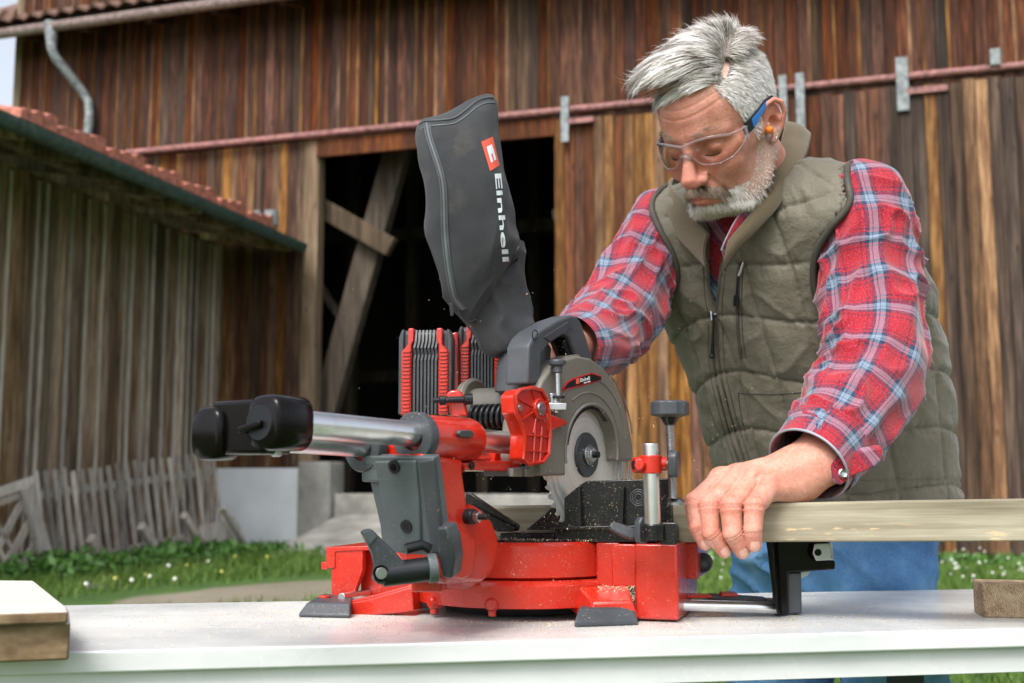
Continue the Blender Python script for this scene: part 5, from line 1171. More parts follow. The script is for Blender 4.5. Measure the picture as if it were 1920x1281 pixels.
SKIN = Nt('skin'); t = SKIN; p = t.pos(kind='Object'); n1 = t.noise(p, 28, 5, .6); n2 = t.noise(p, 260, 3, .6); n3 = t.noise(p, 900, 2)
at = t.n.new('ShaderNodeAttribute'); at.attribute_name = 'flush'; at2 = t.n.new('ShaderNodeAttribute'); at2.attribute_name = 'nail'; at3 = t.n.new('ShaderNodeAttribute'); at3.attribute_name = 'stubble'
c = t.ramp(t.math('ADD', t.math('MULTIPLY', n1, .65), t.math('MULTIPLY', n2, .35)), [(.32, (.45, .165, .110)), (.5, (.58, .262, .19)), (.66, (.68, .37, .29))])
c = t.mix(t.math('MULTIPLY', at.outputs['Fac'], .75), c, (.60, .165, .125)); c = t.mix(t.math('MULTIPLY', at2.outputs['Fac'], .6), c, (.76, .50, .42)); c = t.mix(t.math('MULTIPLY', at3.outputs['Fac'], t.ramp(n2, [(.35, .25), (.6, .8)])), c, (.50, .43, .38))
t.set('Base Color', c); t.set('Roughness', t.ramp(n2, [(.3, .42), (.7, .58)])); t.set('Subsurface Weight', .12); t.set('Subsurface Radius', (.012, .005, .003)); t.set('Subsurface Scale', .5); t.set('Specular IOR Level', .4)
nb = t.math('ADD', t.math('MULTIPLY', n2, .7), t.math('MULTIPLY', n3, .3)); t.bump(nb, .6, .0020); SKIN = SKIN.m
V_ = [hv, gv, h2v, tv]; F_ = [hf, gf, h2f, tf]; off = 0; AV = np.concatenate(V_); ff = []
for v_, f_ in zip(V_, F_): ff.append(f_ + off); off += len(v_)
AF_ = np.concatenate(ff); me = np_mesh('body', AV, AF_)
fl = np.zeros(len(AV)); nl = np.zeros(len(AV)); st = np.zeros(len(AV)); q = w2h(hv); nh = len(hv)
def g(q, c, r): return np.exp(-(((q - np.array(c)) / np.array(r)) ** 2).sum(1))
fl[:nh] = np.clip(0.6 * g(q, (0, -.118, -.030), (.020, .024, .022)) + .45 * g(q, (.040, -.08, -.018), (.024, .03, .022)) + .6 * g(q, (-.040, -.08, -.018), (.024, .03, .022)) + .6 * g(q, (0, -.107, -.065), (.024, .012, .0085)) + .6 * g(q, (.083, .015, .005), (.02, .022, .034)) + .6 * g(q, (-.083, .015, .005), (.02, .022, .034)) + .3 * g(q, (0, -.09, .05), (.05, .03, .02)) + .45 * g(q, (.032, -.088, -.002), (.018, .02, .006)) + .45 * g(q, (-.032, -.088, -.002), (.018, .02, .006)), 0, 1)
def beard_mask(q):
    az = np.arctan2(np.abs(q[:, 0]), -q[:, 1]); low = -.062 + .060 * np.clip((az - .80) / .60, 0, 1) ** 1.6
    m = (q[:, 2] < low) & (q[:, 1] < .012) & (q[:, 2] > -.135)
    m &= ~((np.abs(q[:, 0]) < .027) & (q[:, 2] > -.0775) & (q[:, 1] < -.085))
    return m
azq = np.abs(np.degrees(np.arctan2(q[:, 0], -q[:, 1]))); hlq = np.interp(azq, [0, 22, 36, 45, 53, 60, 68, 92, 104, 120, 180], [.101, .099, .095, .076, .050, .024, .002, .040, .040, -.01, -.035])
st[:nh] = np.maximum(beard_mask(q) * .75, np.clip((q[:, 2] - hlq + .002) / .006, 0, 1) * (np.abs(q[:, 0]) < .0785) * (q[:, 2] < .105))
hb_ = slice(nh, nh + len(gv))
for c, (_, r) in zip(fp, fing):
    for j, w_ in ((1, .75), (2, .4), (0, .25), (3, .55)): fl[hb_] += w_ * g(gv, c[j] + np.array((0, -.006, 0)), (.011, .012, .011)) * .95
    ax = c[3] - c[2]; ax = ax / np.linalg.norm(ax); out = np.array((-.1, -1, .15)); out -= ax * (out @ ax); out /= np.linalg.norm(out); sd_ = np.cross(ax, out); qq = gv - (c[3] + ax * .0005 + out * r[3] * .93)
    nd = ((qq @ sd_ / .0058) ** 4 + (qq @ ax / .0072) ** 4) ** .25; nl[hb_] = np.maximum(nl[hb_], (nd < 1) * ((qq @ out) > -.004))
fl = np.clip(fl, 0, 1)
attr(me, 'flush', fl); attr(me, 'nail', nl); attr(me, 'stubble', st)
man = thing('person', 'grey-haired bearded man in plaid shirt and olive quilted vest bending over the saw', 'person', (.55, 2.05, 0))
link('body', me, SKIN, man, smooth=0)
# ---- hair, beard -------------------------------------------------------------
def hair_mat(name, stops, rough=.45):
    t = Nt(name); a = t.n.new('ShaderNodeAttribute'); a.attribute_name = 'tone'; t.set('Base Color', t.ramp(a.outputs['Fac'], stops)); t.set('Roughness', rough); t.set('Specular IOR Level', .35); return t.m
HAIR = hair_mat('grey_hair', [(0, (.09, .07, .055)), (.28, (.25, .215, .18)), (.55, (.50, .465, .43)), (1, (.84, .83, .82))])
BEARDM = hair_mat('white_beard', [(0, (.26, .19, .14)), (.3, (.58, .52, .46)), (1, (.86, .84, .80))])
hbvh = BVHTree.FromPolygons([tuple(x) for x in w2h(hv)], [tuple(x) for x in hf])
hrs = np.random.RandomState(11)
class Strands:
    def __init__(s): s.v = []; s.f = []; s.t = []
    def add(s, pts, w, tone, n):
        pts = np.array(pts); m = len(pts); b = len(s.v); side = np.cross(pts[-1] - pts[0], n); side = side / (np.linalg.norm(side) + 1e-9)
        for i, p_ in enumerate(pts):
            ww = w * (1 - .75 * (i / (m - 1)) ** 1.5); s.v.append(p_ - side * ww); s.v.append(p_ + side * ww); s.t += [tone, tone]
        for i in range(m - 1): s.f.append((b + 2 * i, b + 2 * i + 1, b + 2 * i + 3, b + 2 * i + 2))
    def build(s, name, mat):
        v = h2w(np.array(s.v)); me = np_mesh(name, v, np.array(s.f)); attr(me, 'tone', np.array(s.t)); return link(name, me, mat, man, smooth=0)
def surf(dirv, c=(0, .0, .05)):
    h = hbvh.ray_cast(Vector(c) + Vector(dirv) * .3, -Vector(dirv)); return (np.array(h[0]), np.array(h[1])) if h[0] is not None else (None, None)
def nrm_(a): return a / (np.linalg.norm(a) + 1e-9)
SKULL = lambda q: smin(s_ell(q, (0, .010, .046), (.0750, .097, .091)), s_ell(q, (0, -.030, .045), (.062, .062, .062)), .03)
def partx(y): return np.interp(y, [-.07, -.045, -.01, .03, .06], [.054, .055, .052, .044, .036])
def hl_np(q):
    az = np.abs(np.degrees(np.arctan2(q[:, 0], -q[:, 1]))); return np.interp(az, [0, 22, 36, 45, 53, 60, 68, 92, 104, 120, 180], [.101, .099, .095, .076, .052, .026, .012, .040, .040, -.01, -.035])
def mass(q):
    top = np.clip((q[:, 2] - .085) / .03, 0, 1); d = SKULL(q) - .0012
    m_ = s_ell(q, (-.004, .014, .070), (.080, .100, .086)); m_ = smin(m_, s_ell(q, (-.020, -.050, .116), (.056, .052, .030)), .02)
    m_ = m_ - .003 * vnoise(q @ np.array([[.6, .8, 0], [-.8, .6, 0], [0, 0, 1.]]) * [2.6, .7, 1], 30, 4)
    d = smin(d, m_ + (1 - top) * .03, .012)
    y = q[:, 1]; g_ = np.abs(q[:, 0] - partx(y)); on = (y > -.042) & (y < .035) & (q[:, 2] > .07)
    return d + np.where(on, .0055 * np.exp(-(g_ / .0028) ** 2), 0)
def under(q): return smax(mass(q), np.maximum((hl_np(q) + .003 - q[:, 2]) * .8, (.082 + .004 * np.sin(q[:, 1] * 260) - q[:, 2])), .004)
uv_, uf_ = sdf_mesh(lambda p: under(w2h(p)), HT - .19, HT + .20, .0025)
ubvh = BVHTree.FromPolygons([tuple(x) for x in w2h(uv_)], [tuple(x) for x in uf_])
def surf2(dirv, c=(0, .0, .05)):
    h = ubvh.ray_cast(Vector(c) + Vector(dirv) * .3, -Vector(dirv)); return (np.array(h[0]), np.array(h[1])) if h[0] is not None else (None, None)
def hairline(az):
    a = abs(math.degrees(az)); return float(np.interp(a, [0, 22, 36, 45, 53, 60, 68, 92, 104, 120, 180], [.094, .092, .088, .070, .044, .018, -.004, .035, .035, -.02, -.045]))
PART = lambda y: .030 + .10 * (y + .02) * 0   # parting: x position along the head
S = Strands(); n = 0
cap_v = []
while n < 23000:
    d = nrm_(hrs.normal(size=3))
    if d[2] < -.6: continue
    p0, n0 = surf(d); p_, nn_ = surf2(d)
    if p0 is None: continue
    if p_ is None: p_, nn_ = p0, n0
    az = math.atan2(p0[0], -p0[1])
    if p0[2] < hairline(az) + hrs.normal() * .002 and p_[2] < .101: continue
    if abs(p0[0]) > .079: continue
    if p_[2] < .086: p_, nn_ = p0, n0
    px_ = partx(p_[1]); g_ = p_[0] - px_; inpart = -.040 < p_[1] < .035 and p_[2] > .07
    if inpart and abs(g_) < .0013 : continue
    n += 1; top = p_[2] > .088 and g_ < 0
    if top:
        front = float(np.clip((.06 - p_[1]) / .14, 0, 1)); near = float(np.clip(1 + g_ / .03, 0, 1))
        cl = vnoise(np.array([[p_[0] * .35 + p_[1], p_[1] * .35 - p_[0] * .3, 0]]), 120, 2)[0]
        dirn = np.array((-.80 - .2 * near, -.70 * front + .45 * (1 - front), .0)); dirn = nrm_(dirn - nn_ * (dirn @ nn_)); dirn = nrm_(dirn + .20 * cl * np.cross(nn_, dirn))
        L = (.020 + .020 * front + .008 * near) * hrs.uniform(.6, 1.15); pts = [p_ - nn_ * .0025]; cur = pts[0].copy(); dd = nrm_(dirn + nn_ * (.34 + .25 * near) * hrs.uniform(.6, 1.4)); seg = 5
        for i in range(seg):
            cur = cur + dd * L / seg; dd = nrm_(dd - nn_ * .14 + hrs.normal(size=3) * .04 + np.array((0, 0, -.05 * front))); pts.append(cur.copy())
        tone = np.clip(.40 + .70 * cl + hrs.normal() * .26 + .20 * front, 0, 1); S.add(pts, hrs.uniform(.0003, .0006), tone, nn_)
        if hrs.rand() < .03:
            dd = nrm_(dirn * .6 + nn_ + hrs.normal(size=3) * .3); S.add([p_, p_ + dd * .006, p_ + dd * .011 + dirn * .003, p_ + dd * .014 + dirn * .008], .0003, .7, nn_)
    else:
        side = p_[0] > 0; hi_ = float(np.clip((p_[2] - .06) / .05, 0, 1)); L = .007 + .016 * hi_ * hrs.rand() + .003 * hrs.rand()
        cl = vnoise(np.array([[p_[1] - p_[2] * .3, p_[2] * .4, 0]]), 110, 5)[0]
        dn = np.array((.45 * hi_ if side else -.2, .55 * hi_ + .2, -1.0)); dn = nrm_(dn - nn_ * (dn @ nn_)); dd = nrm_(dn + nn_ * .5 + hrs.normal(size=3) * .16 + .15 * cl * np.cross(nn_, dn)); pts = [p_ - nn_ * .001]; cur = p_.copy()
        for i in range(3): cur = cur + dd * L / 3; dd = nrm_(dd - nn_ * .1 + dn * .1); pts.append(cur.copy())
        S.add(pts, hrs.uniform(.00028, .0005), np.clip(.80 + hrs.normal() * .18 - hi_ * (.32 - .45 * cl), 0, 1), nn_)
S.build('hair', HAIR)
UND = Nt('hair_undercoat'); t = UND; n1 = t.noise(t.pos((1, 1, 1), 'Object'), 420, 4, .7); t.set('Base Color', t.ramp(n1, [(.35, (.10, .08, .065)), (.65, (.30, .27, .24))])); t.set('Roughness', .8); t.bump(n1, .8, .002); UND = UND.m
link('hair_undercoat', np_mesh('under', uv_, uf_), UND, man, smooth=0)
# beard
S = Strands(); n = 0; tries = 0
while n < 7500 and tries < 200000:
    tries += 1; d = nrm_(hrs.normal(size=3) * [1, 1, .8] + ([0, -.5, -.5] if hrs.rand() < .55 else [0, -2.2, -1.6])); p_, nn_ = surf(d, (0, -.02, -.05))
    if p_ is None or not beard_mask(p_[None])[0]: continue
    if p_[1] > -.05 and hrs.rand() < .35: continue
    fr = p_[1] < -.06
    low = p_[2] < -.085
    L = (.0075 + .006 * hrs.rand()) if fr or low else .0035 + .003 * hrs.rand()
    cl = vnoise(p_[None], 170, 3)[0]; dd = nrm_(nn_ * (1.0 if fr else .7) + np.array((.5 * cl, -.1, -.9)) + hrs.normal(size=3) * .32); cur = p_ - nn_ * .0005; pts = [cur.copy()]
    for i in range(3): cur = cur + dd * L / 3; dd = nrm_(dd + np.array((0, .05, -.25)) + hrs.normal(size=3) * .12); pts.append(cur.copy())
    S.add(pts, hrs.uniform(.0003, .0005), np.clip(.68 + .35 * cl + hrs.normal() * .24, 0, 1), nn_); n += 1
S.build('beard', BEARDM)
S = Strands()
for i in range(2600):   # moustache, darker
    x = hrs.uniform(-.033, .033); z = -.0435 - abs(x) * .42 + hrs.uniform(-.0055, .0045) - (.010 if abs(x) > .026 else 0) * hrs.rand(); h = hbvh.ray_cast(Vector((x, -.3, z)), Vector((0, 1, 0)))
    if h[0] is None: continue
    p_ = np.array(h[0]); nn_ = np.array(h[1]); dd = nrm_(np.array((math.copysign(.55, x) * min(1, abs(x) / .01), -.45, -.75)) + hrs.normal(size=3) * .15); cur = p_.copy(); pts = [cur.copy()]
    for j in range(3): cur = cur + dd * .0042; dd = nrm_(dd + [0, .22, -.12]); pts.append(cur.copy())
    S.add(pts, hrs.uniform(.00028, .0005), np.clip(.30 + hrs.normal() * .2 + (.2 if abs(x) < .01 else 0), 0, 1), nn_)
MUST = hair_mat('moustache_hair', [(0, (.09, .06, .04)), (.4, (.25, .18, .13)), (1, (.58, .48, .40))])
S.build('moustache', MUST)
S = Strands()
for sg in (-1, 1):
    for i in range(60):
        x = sg * hrs.uniform(.014, .052); z = .0285 + .006 * math.sin((abs(x) - .014) / .038 * 2.4) + hrs.uniform(-.003, .003); h = hbvh.ray_cast(Vector((x, -.3, z)), Vector((0, 1, 0)))
        if h[0] is None: continue
        p_ = np.array(h[0]); nn_ = np.array(h[1]); dd = nrm_(np.array((sg * .9, -.25, .25)) + hrs.normal(size=3) * .15); S.add([p_, p_ + dd * .004, p_ + nrm_(dd + [0, .3, -.1]) * .008], .0003, np.clip(.65 + hrs.normal() * .2, 0, 1), nn_)
    for i in range(0):
        x = sg * (.020 + .024 * i / 60); p_ = np.array((x, -.0885 + .9 * (abs(x) - .032) ** 2 * 10, -.003)); S.add([p_, p_ + np.array((sg * .0006, -.004, -.003)), p_ + np.array((sg * .001, -.006, -.0035))], .0003, .05, np.array((0, -1, 0.)))
S.build('eyebrows', MUST)['kind'] = 'stuff'
LASH = plastic('lash_brown', (.06, .035, .025), .7, .1, 0)
for sg in (-1, 1):
    pl_ = []
    for x in np.linspace(.0195, .0445, 14):
        h = hbvh.ray_cast(Vector((sg * x, -.3, -.0032 - .0022 * math.sin((x - .0195) / .025 * math.pi))), Vector((0, 1, 0)))
        if h[0] is not None: pl_.append(Vector(h2w(np.array(h[0]) + [0, -.0004, 0])))
    m = MB(); m.tube(pl_, [.0003] + [.0008] * (len(pl_) - 2) + [.0003], 6); link('eyelashes', m.mesh('el'), LASH, man, smooth=180)
# ---- ear plug, glasses ---------------------------------------------------------
HMAT = HM.to_4x4(); HMAT.translation = Vector(HT)
def hw(*p): return Vector(h2w(np.array(p)))
plug_c = npP(1441, 243, 1.0); d_ = ray(1441, 243).normalized(); h = BVHTree.FromPolygons([tuple(x) for x in hv], [tuple(x) for x in hf]).ray_cast(CAM, d_); pc_ = h[0] if h[0] is not None else hw(.078, .005, 0)
axp = (hw(1, -.35, -.25) - hw(0, 0, 0)).normalized(); m = MB(); m.lathe(pc_ - axp * .006, axp, [(0, .0048), (.008, .0056), (.0115, .005), (.013, .003)], 20)
plug = link('ear_plug', m.mesh('plug'), plastic('orange_foam', (.85, .22, .02), .8, .08, .5, 900), smooth=60); tag(plug, 'small orange foam ear plug sitting in the ear of the man', 'ear plug')
LENS = Nt('clear_lens'); t = LENS
tr = t.n.new('ShaderNodeBsdfTransparent'); tr.inputs[0].default_value = (.93, .89, .87, 1); gl = t.n.new('ShaderNodeBsdfGlossy'); gl.inputs['Roughness'].default_value = .04; mx_ = t.n.new('ShaderNodeMixShader'); lw_ = t.n.new('ShaderNodeFresnel'); lw_.inputs[0].default_value = 1.7
t.l.new(lw_.outputs[0], mx_.inputs[0]); t.l.new(tr.outputs[0], mx_.inputs[1]); t.l.new(gl.outputs[0], mx_.inputs[2]); t.l.new(mx_.outputs[0], t.out.inputs[0]); LENS = LENS.m
FRM = Nt('clear_frame'); t = FRM; t.set('Base Color', (.82, .78, .82, 1)); t.set('Roughness', .08); t.set('Transmission Weight', .88); t.set('IOR', 1.45); FRM = FRM.m
BLUE = plastic('blue_temple', (.01, .16, .52), .3, .1, .1, 300)
gls = thing('safety_glasses', 'clear wraparound safety glasses with blue temples worn by the man', 'glasses', hw(0, -.1, .01))
def gx(t_): return .0755 * math.sin(t_ * 1.45) / math.sin(1.45)
def gy(t_): return -.1075 + .060 * (1 - math.cos(t_ * 1.45)) / (1 - math.cos(1.45))
def gtop(t_): return .0195 + .007 * math.sin(min(1, abs(t_) * 1.5) * math.pi * .9) - .004 * abs(t_)
def gbot(t_):
    a = abs(t_); return float(np.interp(a, [0, .08, .16, .25, .45, .65, .8, .92, 1], [.010, .007, -.006, -.0125, -.0155, -.0120, -.004, .005, .010]))
nT = 81; rows = []
for i in range(nT):
    t_ = -1 + 2 * i / (nT - 1); rows.append([hw(gx(t_), gy(t_) - .003 * math.sin(math.pi * j / 8), gtop(t_) + (gbot(t_) - gtop(t_)) * j / 8) for j in range(9)])
m = MB(); vs = [q_ for r_ in rows for q_ in r_]; m.add(vs, [(i * 9 + j, (i + 1) * 9 + j, (i + 1) * 9 + j + 1, i * 9 + j + 1) for i in range(nT - 1) for j in range(8)])
lens = link('lens', m.mesh('lens'), LENS, gls, smooth=180)
m = MB(); m.tube([hw(gx(t_), gy(t_) - .001, gtop(t_) + .0005) for t_ in np.linspace(-1, 1, 81)], .0017, 10); link('brow_bar', m.mesh('bb'), FRM, gls, smooth=180)
m = MB(); m.tube([hw(gx(t_), gy(t_) - .0005, gbot(t_)) for t_ in np.linspace(-1, 1, 121)], .0010, 8); link('lens_rim', m.mesh('lr'), FRM, gls, smooth=180)
m = MB(); m.tube([hw(x, y, z) for x, y, z in ((-.010, -.104, -.004), (-.006, -.109, .004), (0, -.1105, .007), (.006, -.109, .004), (.010, -.104, -.004))], .0019, 8); link('nose_bridge', m.mesh('nb'), FRM, gls, smooth=180)
for sg in (-1, 1):
    a = [(.0745, -.052, .016), (.078, -.040, .019), (.080, -.018, .026), (.0805, .004, .033), (.081, .022, .034), (.079, .036, .022)]
    a = [(sg * x, y, z) for x, y, z in a]
    m = MB(); rg = []
    for (x, y, z), hh in zip(a, (.0085, .0085, .006, .004, .0032, .003)): rg.append([hw(x - sg * .0014, y, z - hh), hw(x + sg * .0014, y, z - hh), hw(x + sg * .0014, y, z + hh), hw(x - sg * .0014, y, z + hh)])
    m.rings(rg); link('temple', m.mesh('tm'), BBLK, gls, bevel=.0006)
    m = MB(); rg = []
    for (x, y, z), hh in list(zip(a, (.006, .006, .0042, .0026)))[:4]: rg.append([hw(x + sg * .0012, y + .003, z - hh), hw(x + sg * .0022, y + .003, z - hh), hw(x + sg * .0022, y + .003, z + hh), hw(x + sg * .0012, y + .003, z + hh)])
    m.rings(rg); link('temple_inlay', m.mesh('ti'), BLUE, gls, bevel=.0003)
    m = MB(); m.box(hw(sg * .0745, -.054, .012), (hw(sg * .002, 0, 0) - hw(0, 0, 0)), (hw(0, .004, 0) - hw(0, 0, 0)), (hw(0, 0, .009) - hw(0, 0, 0))); link('hinge', m.mesh('hg'), FRM, gls, bevel=.001)

# ---- clothes -------------------------------------------------------------------
def plaid(name, uv=True, scale=1.0):
    t = Nt(name)
    if uv:
        tc = t.n.new('ShaderNodeTexCoord'); src = tc.outputs['UV']
    else: src = t.pos((1, 1, 1), 'Object', rot=(.3, .5, .6))
    # gentle waviness of the weave
    nz = t.noise(src, 30, 2, .5, 'Color'); vm = t.n.new('ShaderNodeVectorMath'); vm.operation = 'MULTIPLY_ADD'; t.l.new(nz, vm.inputs[0]); vm.inputs[1].default_value = (.004, .004, 0); t.l.new(src, vm.inputs[2])
    sx = t.n.new('ShaderNodeSeparateXYZ'); t.l.new(vm.outputs[0], sx.inputs[0])
    red, blu, lgt, mar = (.345, .009, .024), (.013, .032, .075), (.185, .245, .33), (.12, .010, .030)
    def thread(s, off):
        f = t.math('FRACT', t.math('ADD', t.math('DIVIDE', s, .062 * scale), off + 20.0))
        return t.ramp(f, [(0, red), (.26, mar), (.31, red), (.37, blu), (.48, lgt), (.585, blu), (.60, lgt), (.66, blu), (.75, red), (.81, mar), (.86, red)], 'CONSTANT')
    a = thread(sx.outputs[0], .0); b = thread(sx.outputs[1], .37)
    wv = t.n.new('ShaderNodeTexWave'); wv.bands_direction = 'DIAGONAL'; t.l.new(src, wv.inputs[0]); wv.inputs['Scale'].default_value = 260; wv.inputs['Distortion'].default_value = 1.5
    n = t.noise(src, 700, 3, .7); k = t.ramp(n, [(.35, .36), (.65, .64)])
    c = t.mix(k, a, b); fuzz = t.noise(src, 420, 4, .8); c = t.mix(t.ramp(fuzz, [(.5, 0), (.75, .28)]), c, (.62, .55, .56))
    t.set('Base Color', c); t.set('Roughness', .92); t.set('Sheen Weight', .3); t.set('Specular IOR Level', .15); t.bump(n, .35, .0008); return t.m
PLAID = plaid('plaid_flannel'); PLAID_O = plaid('plaid_flannel_body', False)
def sleeve(path, rads, name, seed, nv=240, nu=128, fold=.0105, ell=1.0, twist=0.0, offs=None):
    pts = [np.array(P(*q)) if abs(q[0]) > 5 else np.array(q, float) for q in path]
    C_ = np.array([interp(pts, i / (nv - 1)) for i in range(nv)]); R_ = np.array([float(interp([(r,) for r in rads], i / (nv - 1))[0]) for i in range(nv)])
    T_ = np.gradient(C_, axis=0); T_ /= np.linalg.norm(T_, axis=1, keepdims=True); s_ = np.concatenate([[0], np.cumsum(np.linalg.norm(np.diff(C_, axis=0), axis=1))])
    up = np.array((0, -1., .2)); V = []; UV = []
    for i in range(nv):
        a = up - T_[i] * (up @ T_[i]); a /= np.linalg.norm(a); b = np.cross(T_[i], a); up = a; q = np.linspace(0, 2 * math.pi, nu + 1) + twist * i / nv
        V.append(C_[i] + (a[None] * np.cos(q)[:, None] + b[None] * np.sin(q)[:, None]) * R_[i]); UV.append(np.stack([np.full(nu + 1, s_[i]), np.linspace(0, 1, nu + 1) * 2 * math.pi * .068], 1))
    V = np.array(V); ph = np.linspace(0, 2 * math.pi, nu + 1); ss = s_[:, None] + 0 * ph[None]; P3 = np.stack([ss * 24 + .9 * np.sin(ph + ss * 10)[...], 1.15 * np.cos(ph)[None] + 0 * ss, 1.15 * np.sin(ph)[None] + 0 * ss], -1).reshape(-1, 3)
    n1 = vnoise(P3, 1.0, seed); n2 = vnoise(P3 * [.6, 1.5, 1.5], 1.3, seed + 4); n3 = vnoise(P3 * [2.2, 2, 2], 1.0, seed + 9)
    d = ((1 - np.abs(n1)) ** 3.5 * 1.0 + (1 - np.abs(n2)) ** 5 * .8 - .35 + n3 * .14).reshape(nv, nu + 1)
    w = np.interp(np.arange(nv) / nv, [0, .1, .35, .55, .8, .93, 1], [.0, .08, .9, 1.2, 1.0, .5, .15])[:, None]
    d = d * w * fold; rad = V - C_[:, None]; rad /= np.linalg.norm(rad, axis=2, keepdims=True); d[:, -1] = d[:, 0]
    tang = T_[:, None] * (vnoise(P3, .8, seed + 20).reshape(nv, nu + 1)[..., None]) * fold * .3
    V = V + rad * d[..., None]; V[:, -1] = V[:, 0]
    v = V.reshape(-1, 3); n_ = nu + 1; f = np.array([(i * n_ + j, i * n_ + j + 1, (i + 1) * n_ + j + 1, (i + 1) * n_ + j) for i in range(nv - 1) for j in range(nu)])
    me = np_mesh(name, v, f); ul = me.uv_layers.new(name='UVMap'); uvv = np.array(UV).reshape(-1, 2) + (vnoise(P3, .7, seed + 30) * .003)[:, None]; uvv = uvv.astype(np.float32)
    ul.data.foreach_set('uv', uvv[f.ravel()].ravel()); return me, V
shirt = bpy.data.objects.new('shirt', None); COL.objects.link(shirt); shirt.parent = man; shirt.matrix_parent_inverse = parent_world(man).inverted(); shirt['label'] = 'red, navy and pale grey plaid flannel shirt'
ns = [(1594, 318, 1.735), (1597, 324, 1.732), (1602, 342, 1.728), (1609, 375, 1.72), (1620, 430, 1.705), (1630, 500, 1.690), (1637, 570, 1.665), (1641, 640, 1.640), (1632, 700, 1.615), (1606, 755, 1.585), (1568, 812, 1.550), (1540, 846, 1.528), (1524, 866, 1.514)]
nr = [.004, .036, .056, .070, .0745, .0695, .067, .069, .069, .064, .059, .055, .054]
me, NV = sleeve(ns, nr, 'sleeve', 3); sl1 = link('sleeve', me, PLAID, shirt, smooth=0)
fs2 = [(1262, 352, 1.91), (1260, 365, 1.91), (1252, 395, 1.905), (1228, 455, 1.885), (1195, 520, 1.85), (1165, 580, 1.80), (1130, 625, 1.74), (1096, 648, 1.66), (1068, 652, 1.625)]
me, _ = sleeve(fs2, [.006, .030, .052, .0585, .0595, .060, .058, .052, .045], 'sleeve', 8, nv=170, fold=.008); sl2 = link('sleeve', me, PLAID, shirt, smooth=0)
# cuff band with snap, hanging open
def cuffring(i0, r_add, w):
    pass
cc_ = npP(1518, 868, 1.512); cd_ = npP(1500, 890, 1.500) - npP(1560, 822, 1.545); cd_ /= np.linalg.norm(cd_)
a_ = np.cross(cd_, (0, 0, 1.)); a_ /= np.linalg.norm(a_); b_ = np.cross(a_, cd_)
def oval(c, r1, r2, n=64, drop=0):
    out = []
    for q in np.linspace(0, 2 * math.pi, n, endpoint=False): out.append(Vector(c + a_ * r1 * math.cos(q) + b_ * r2 * math.sin(q)))
    return out
m = MB(); rg = [oval(cc_ - cd_ * .050, .060, .060), oval(cc_ - cd_ * .030, .0585, .0575), oval(cc_ - cd_ * .004, .0565, .0545), oval(cc_ + cd_ * .004, .0560, .0540), oval(cc_ + cd_ * .0045, .0535, .0515), oval(cc_ - cd_ * .02, .053, .051)]
m.rings(rg, True, False); me = m.mesh('cuff'); ul = me.uv_layers.new(name='UVMap')
for l in me.loops:
    p_ = np.array(me.vertices[l.vertex_index].co) - cc_; ul.data[l.index].uv = (p_ @ cd_, math.atan2(p_ @ b_, p_ @ a_) * .068)
link('cuff', me, PLAID, shirt, smooth=60)
EDGE = plastic('cuff_edge', (.34, .36, .42), .9, .2, .6, 900)
m = MB(); o_ = oval(cc_ + cd_ * .004, .0552, .0532); m.tube(o_ + o_[:2], .0017, 8, False); link('cuff_edge', m.mesh('ce'), EDGE, shirt, smooth=180)
m = MB(); fl_ = [(1556, 872), (1590, 850), (1657, 838), (1657, 862), (1640, 878), (1600, 893), (1578, 912), (1566, 906)]
m.prism([P(x, y, 1.476) for x, y in fl_], (-.004, .010, .004)); me = m.mesh('cuff_flap'); ul = me.uv_layers.new(name='UVMap')
for l in me.loops: p_ = me.vertices[l.vertex_index].co; ul.data[l.index].uv = (p_.x * .8 + p_.z * .6, -p_.x * .6 + p_.z * .8)
link('cuff_flap', me, PLAID, shirt, bevel=.003, seg=3)
m = MB(); m.lathe(P(1581, 888, 1.4745), (0, -1, .1), [(0, .0062), (.0014, .0062), (.0022, .0045), (.0012, .003), (.0012, .0008)], 24); link('snap_button', m.mesh('sb'), BOLT, shirt, smooth=40)
# shirt torso under the vest
sv, sf = sdf_mesh(lambda p: smax(trunk(p, -.010), .97 - p[:, 2], .01), (.05, 1.60, .84), (.80, 2.2, 1.53), .006)
link('shirt_torso', np_mesh('st', sv, sf), PLAID_O, shirt, smooth=0)
# vest
VEST = Nt('olive_quilt'); t = VEST; p = t.pos(kind='Object'); n1 = t.noise(p, 10, 4); n2 = t.noise(p, 1100, 2); n4 = t.noise(p, 55, 4, .65)
t.set('Base Color', t.ramp(n1, [(.3, (.104, .094, .066)), (.7, (.148, .135, .100))])); t.set('Roughness', .62); t.set('Sheen Weight', .15); t.set('Specular IOR Level', .35)
b1 = t.n.new('ShaderNodeBump'); t.l.new(n4, b1.inputs['Height']); b1.inputs['Strength'].default_value = .55; b1.inputs['Distance'].default_value = .006; t.bump(n2, .3, .0008, b1.outputs[0]); VEST = VEST.m
AP = npP(1552, 400, 1.72); an = nrm_(CU * .93 + np.array((.18, 0, .22)))   # near armhole plane
ARM0 = npP(1615, 408, 1.712); ARM1 = npP(1633, 530, 1.685); ARF0 = npP(1240, 420, 1.90); ARF1 = npP(1190, 530, 1.845)
AP2 = np.array((.225, 1.92, 1.38)); an2 = -CU
def vest_raw(p):
    d = trunk(p, .006); d = smax(d, .935 - p[:, 2] + .02 * (p[:, 0] - .55), .012)
    d = smax(d, 0.0800 - s_cap(p, ARM0, ARM1, 0, 0), .003); d = smax(d, .064 - s_cap(p, ARF0, ARF1, 0, 0), .003)
    # waist tucked in, hem a little flared
    return smax(d, -(neck_sdf(p) - .014), .01)
vv, vf = sdf_mesh(vest_raw, (.05, 1.60, .90), (.82, 2.2, 1.54), .0035)
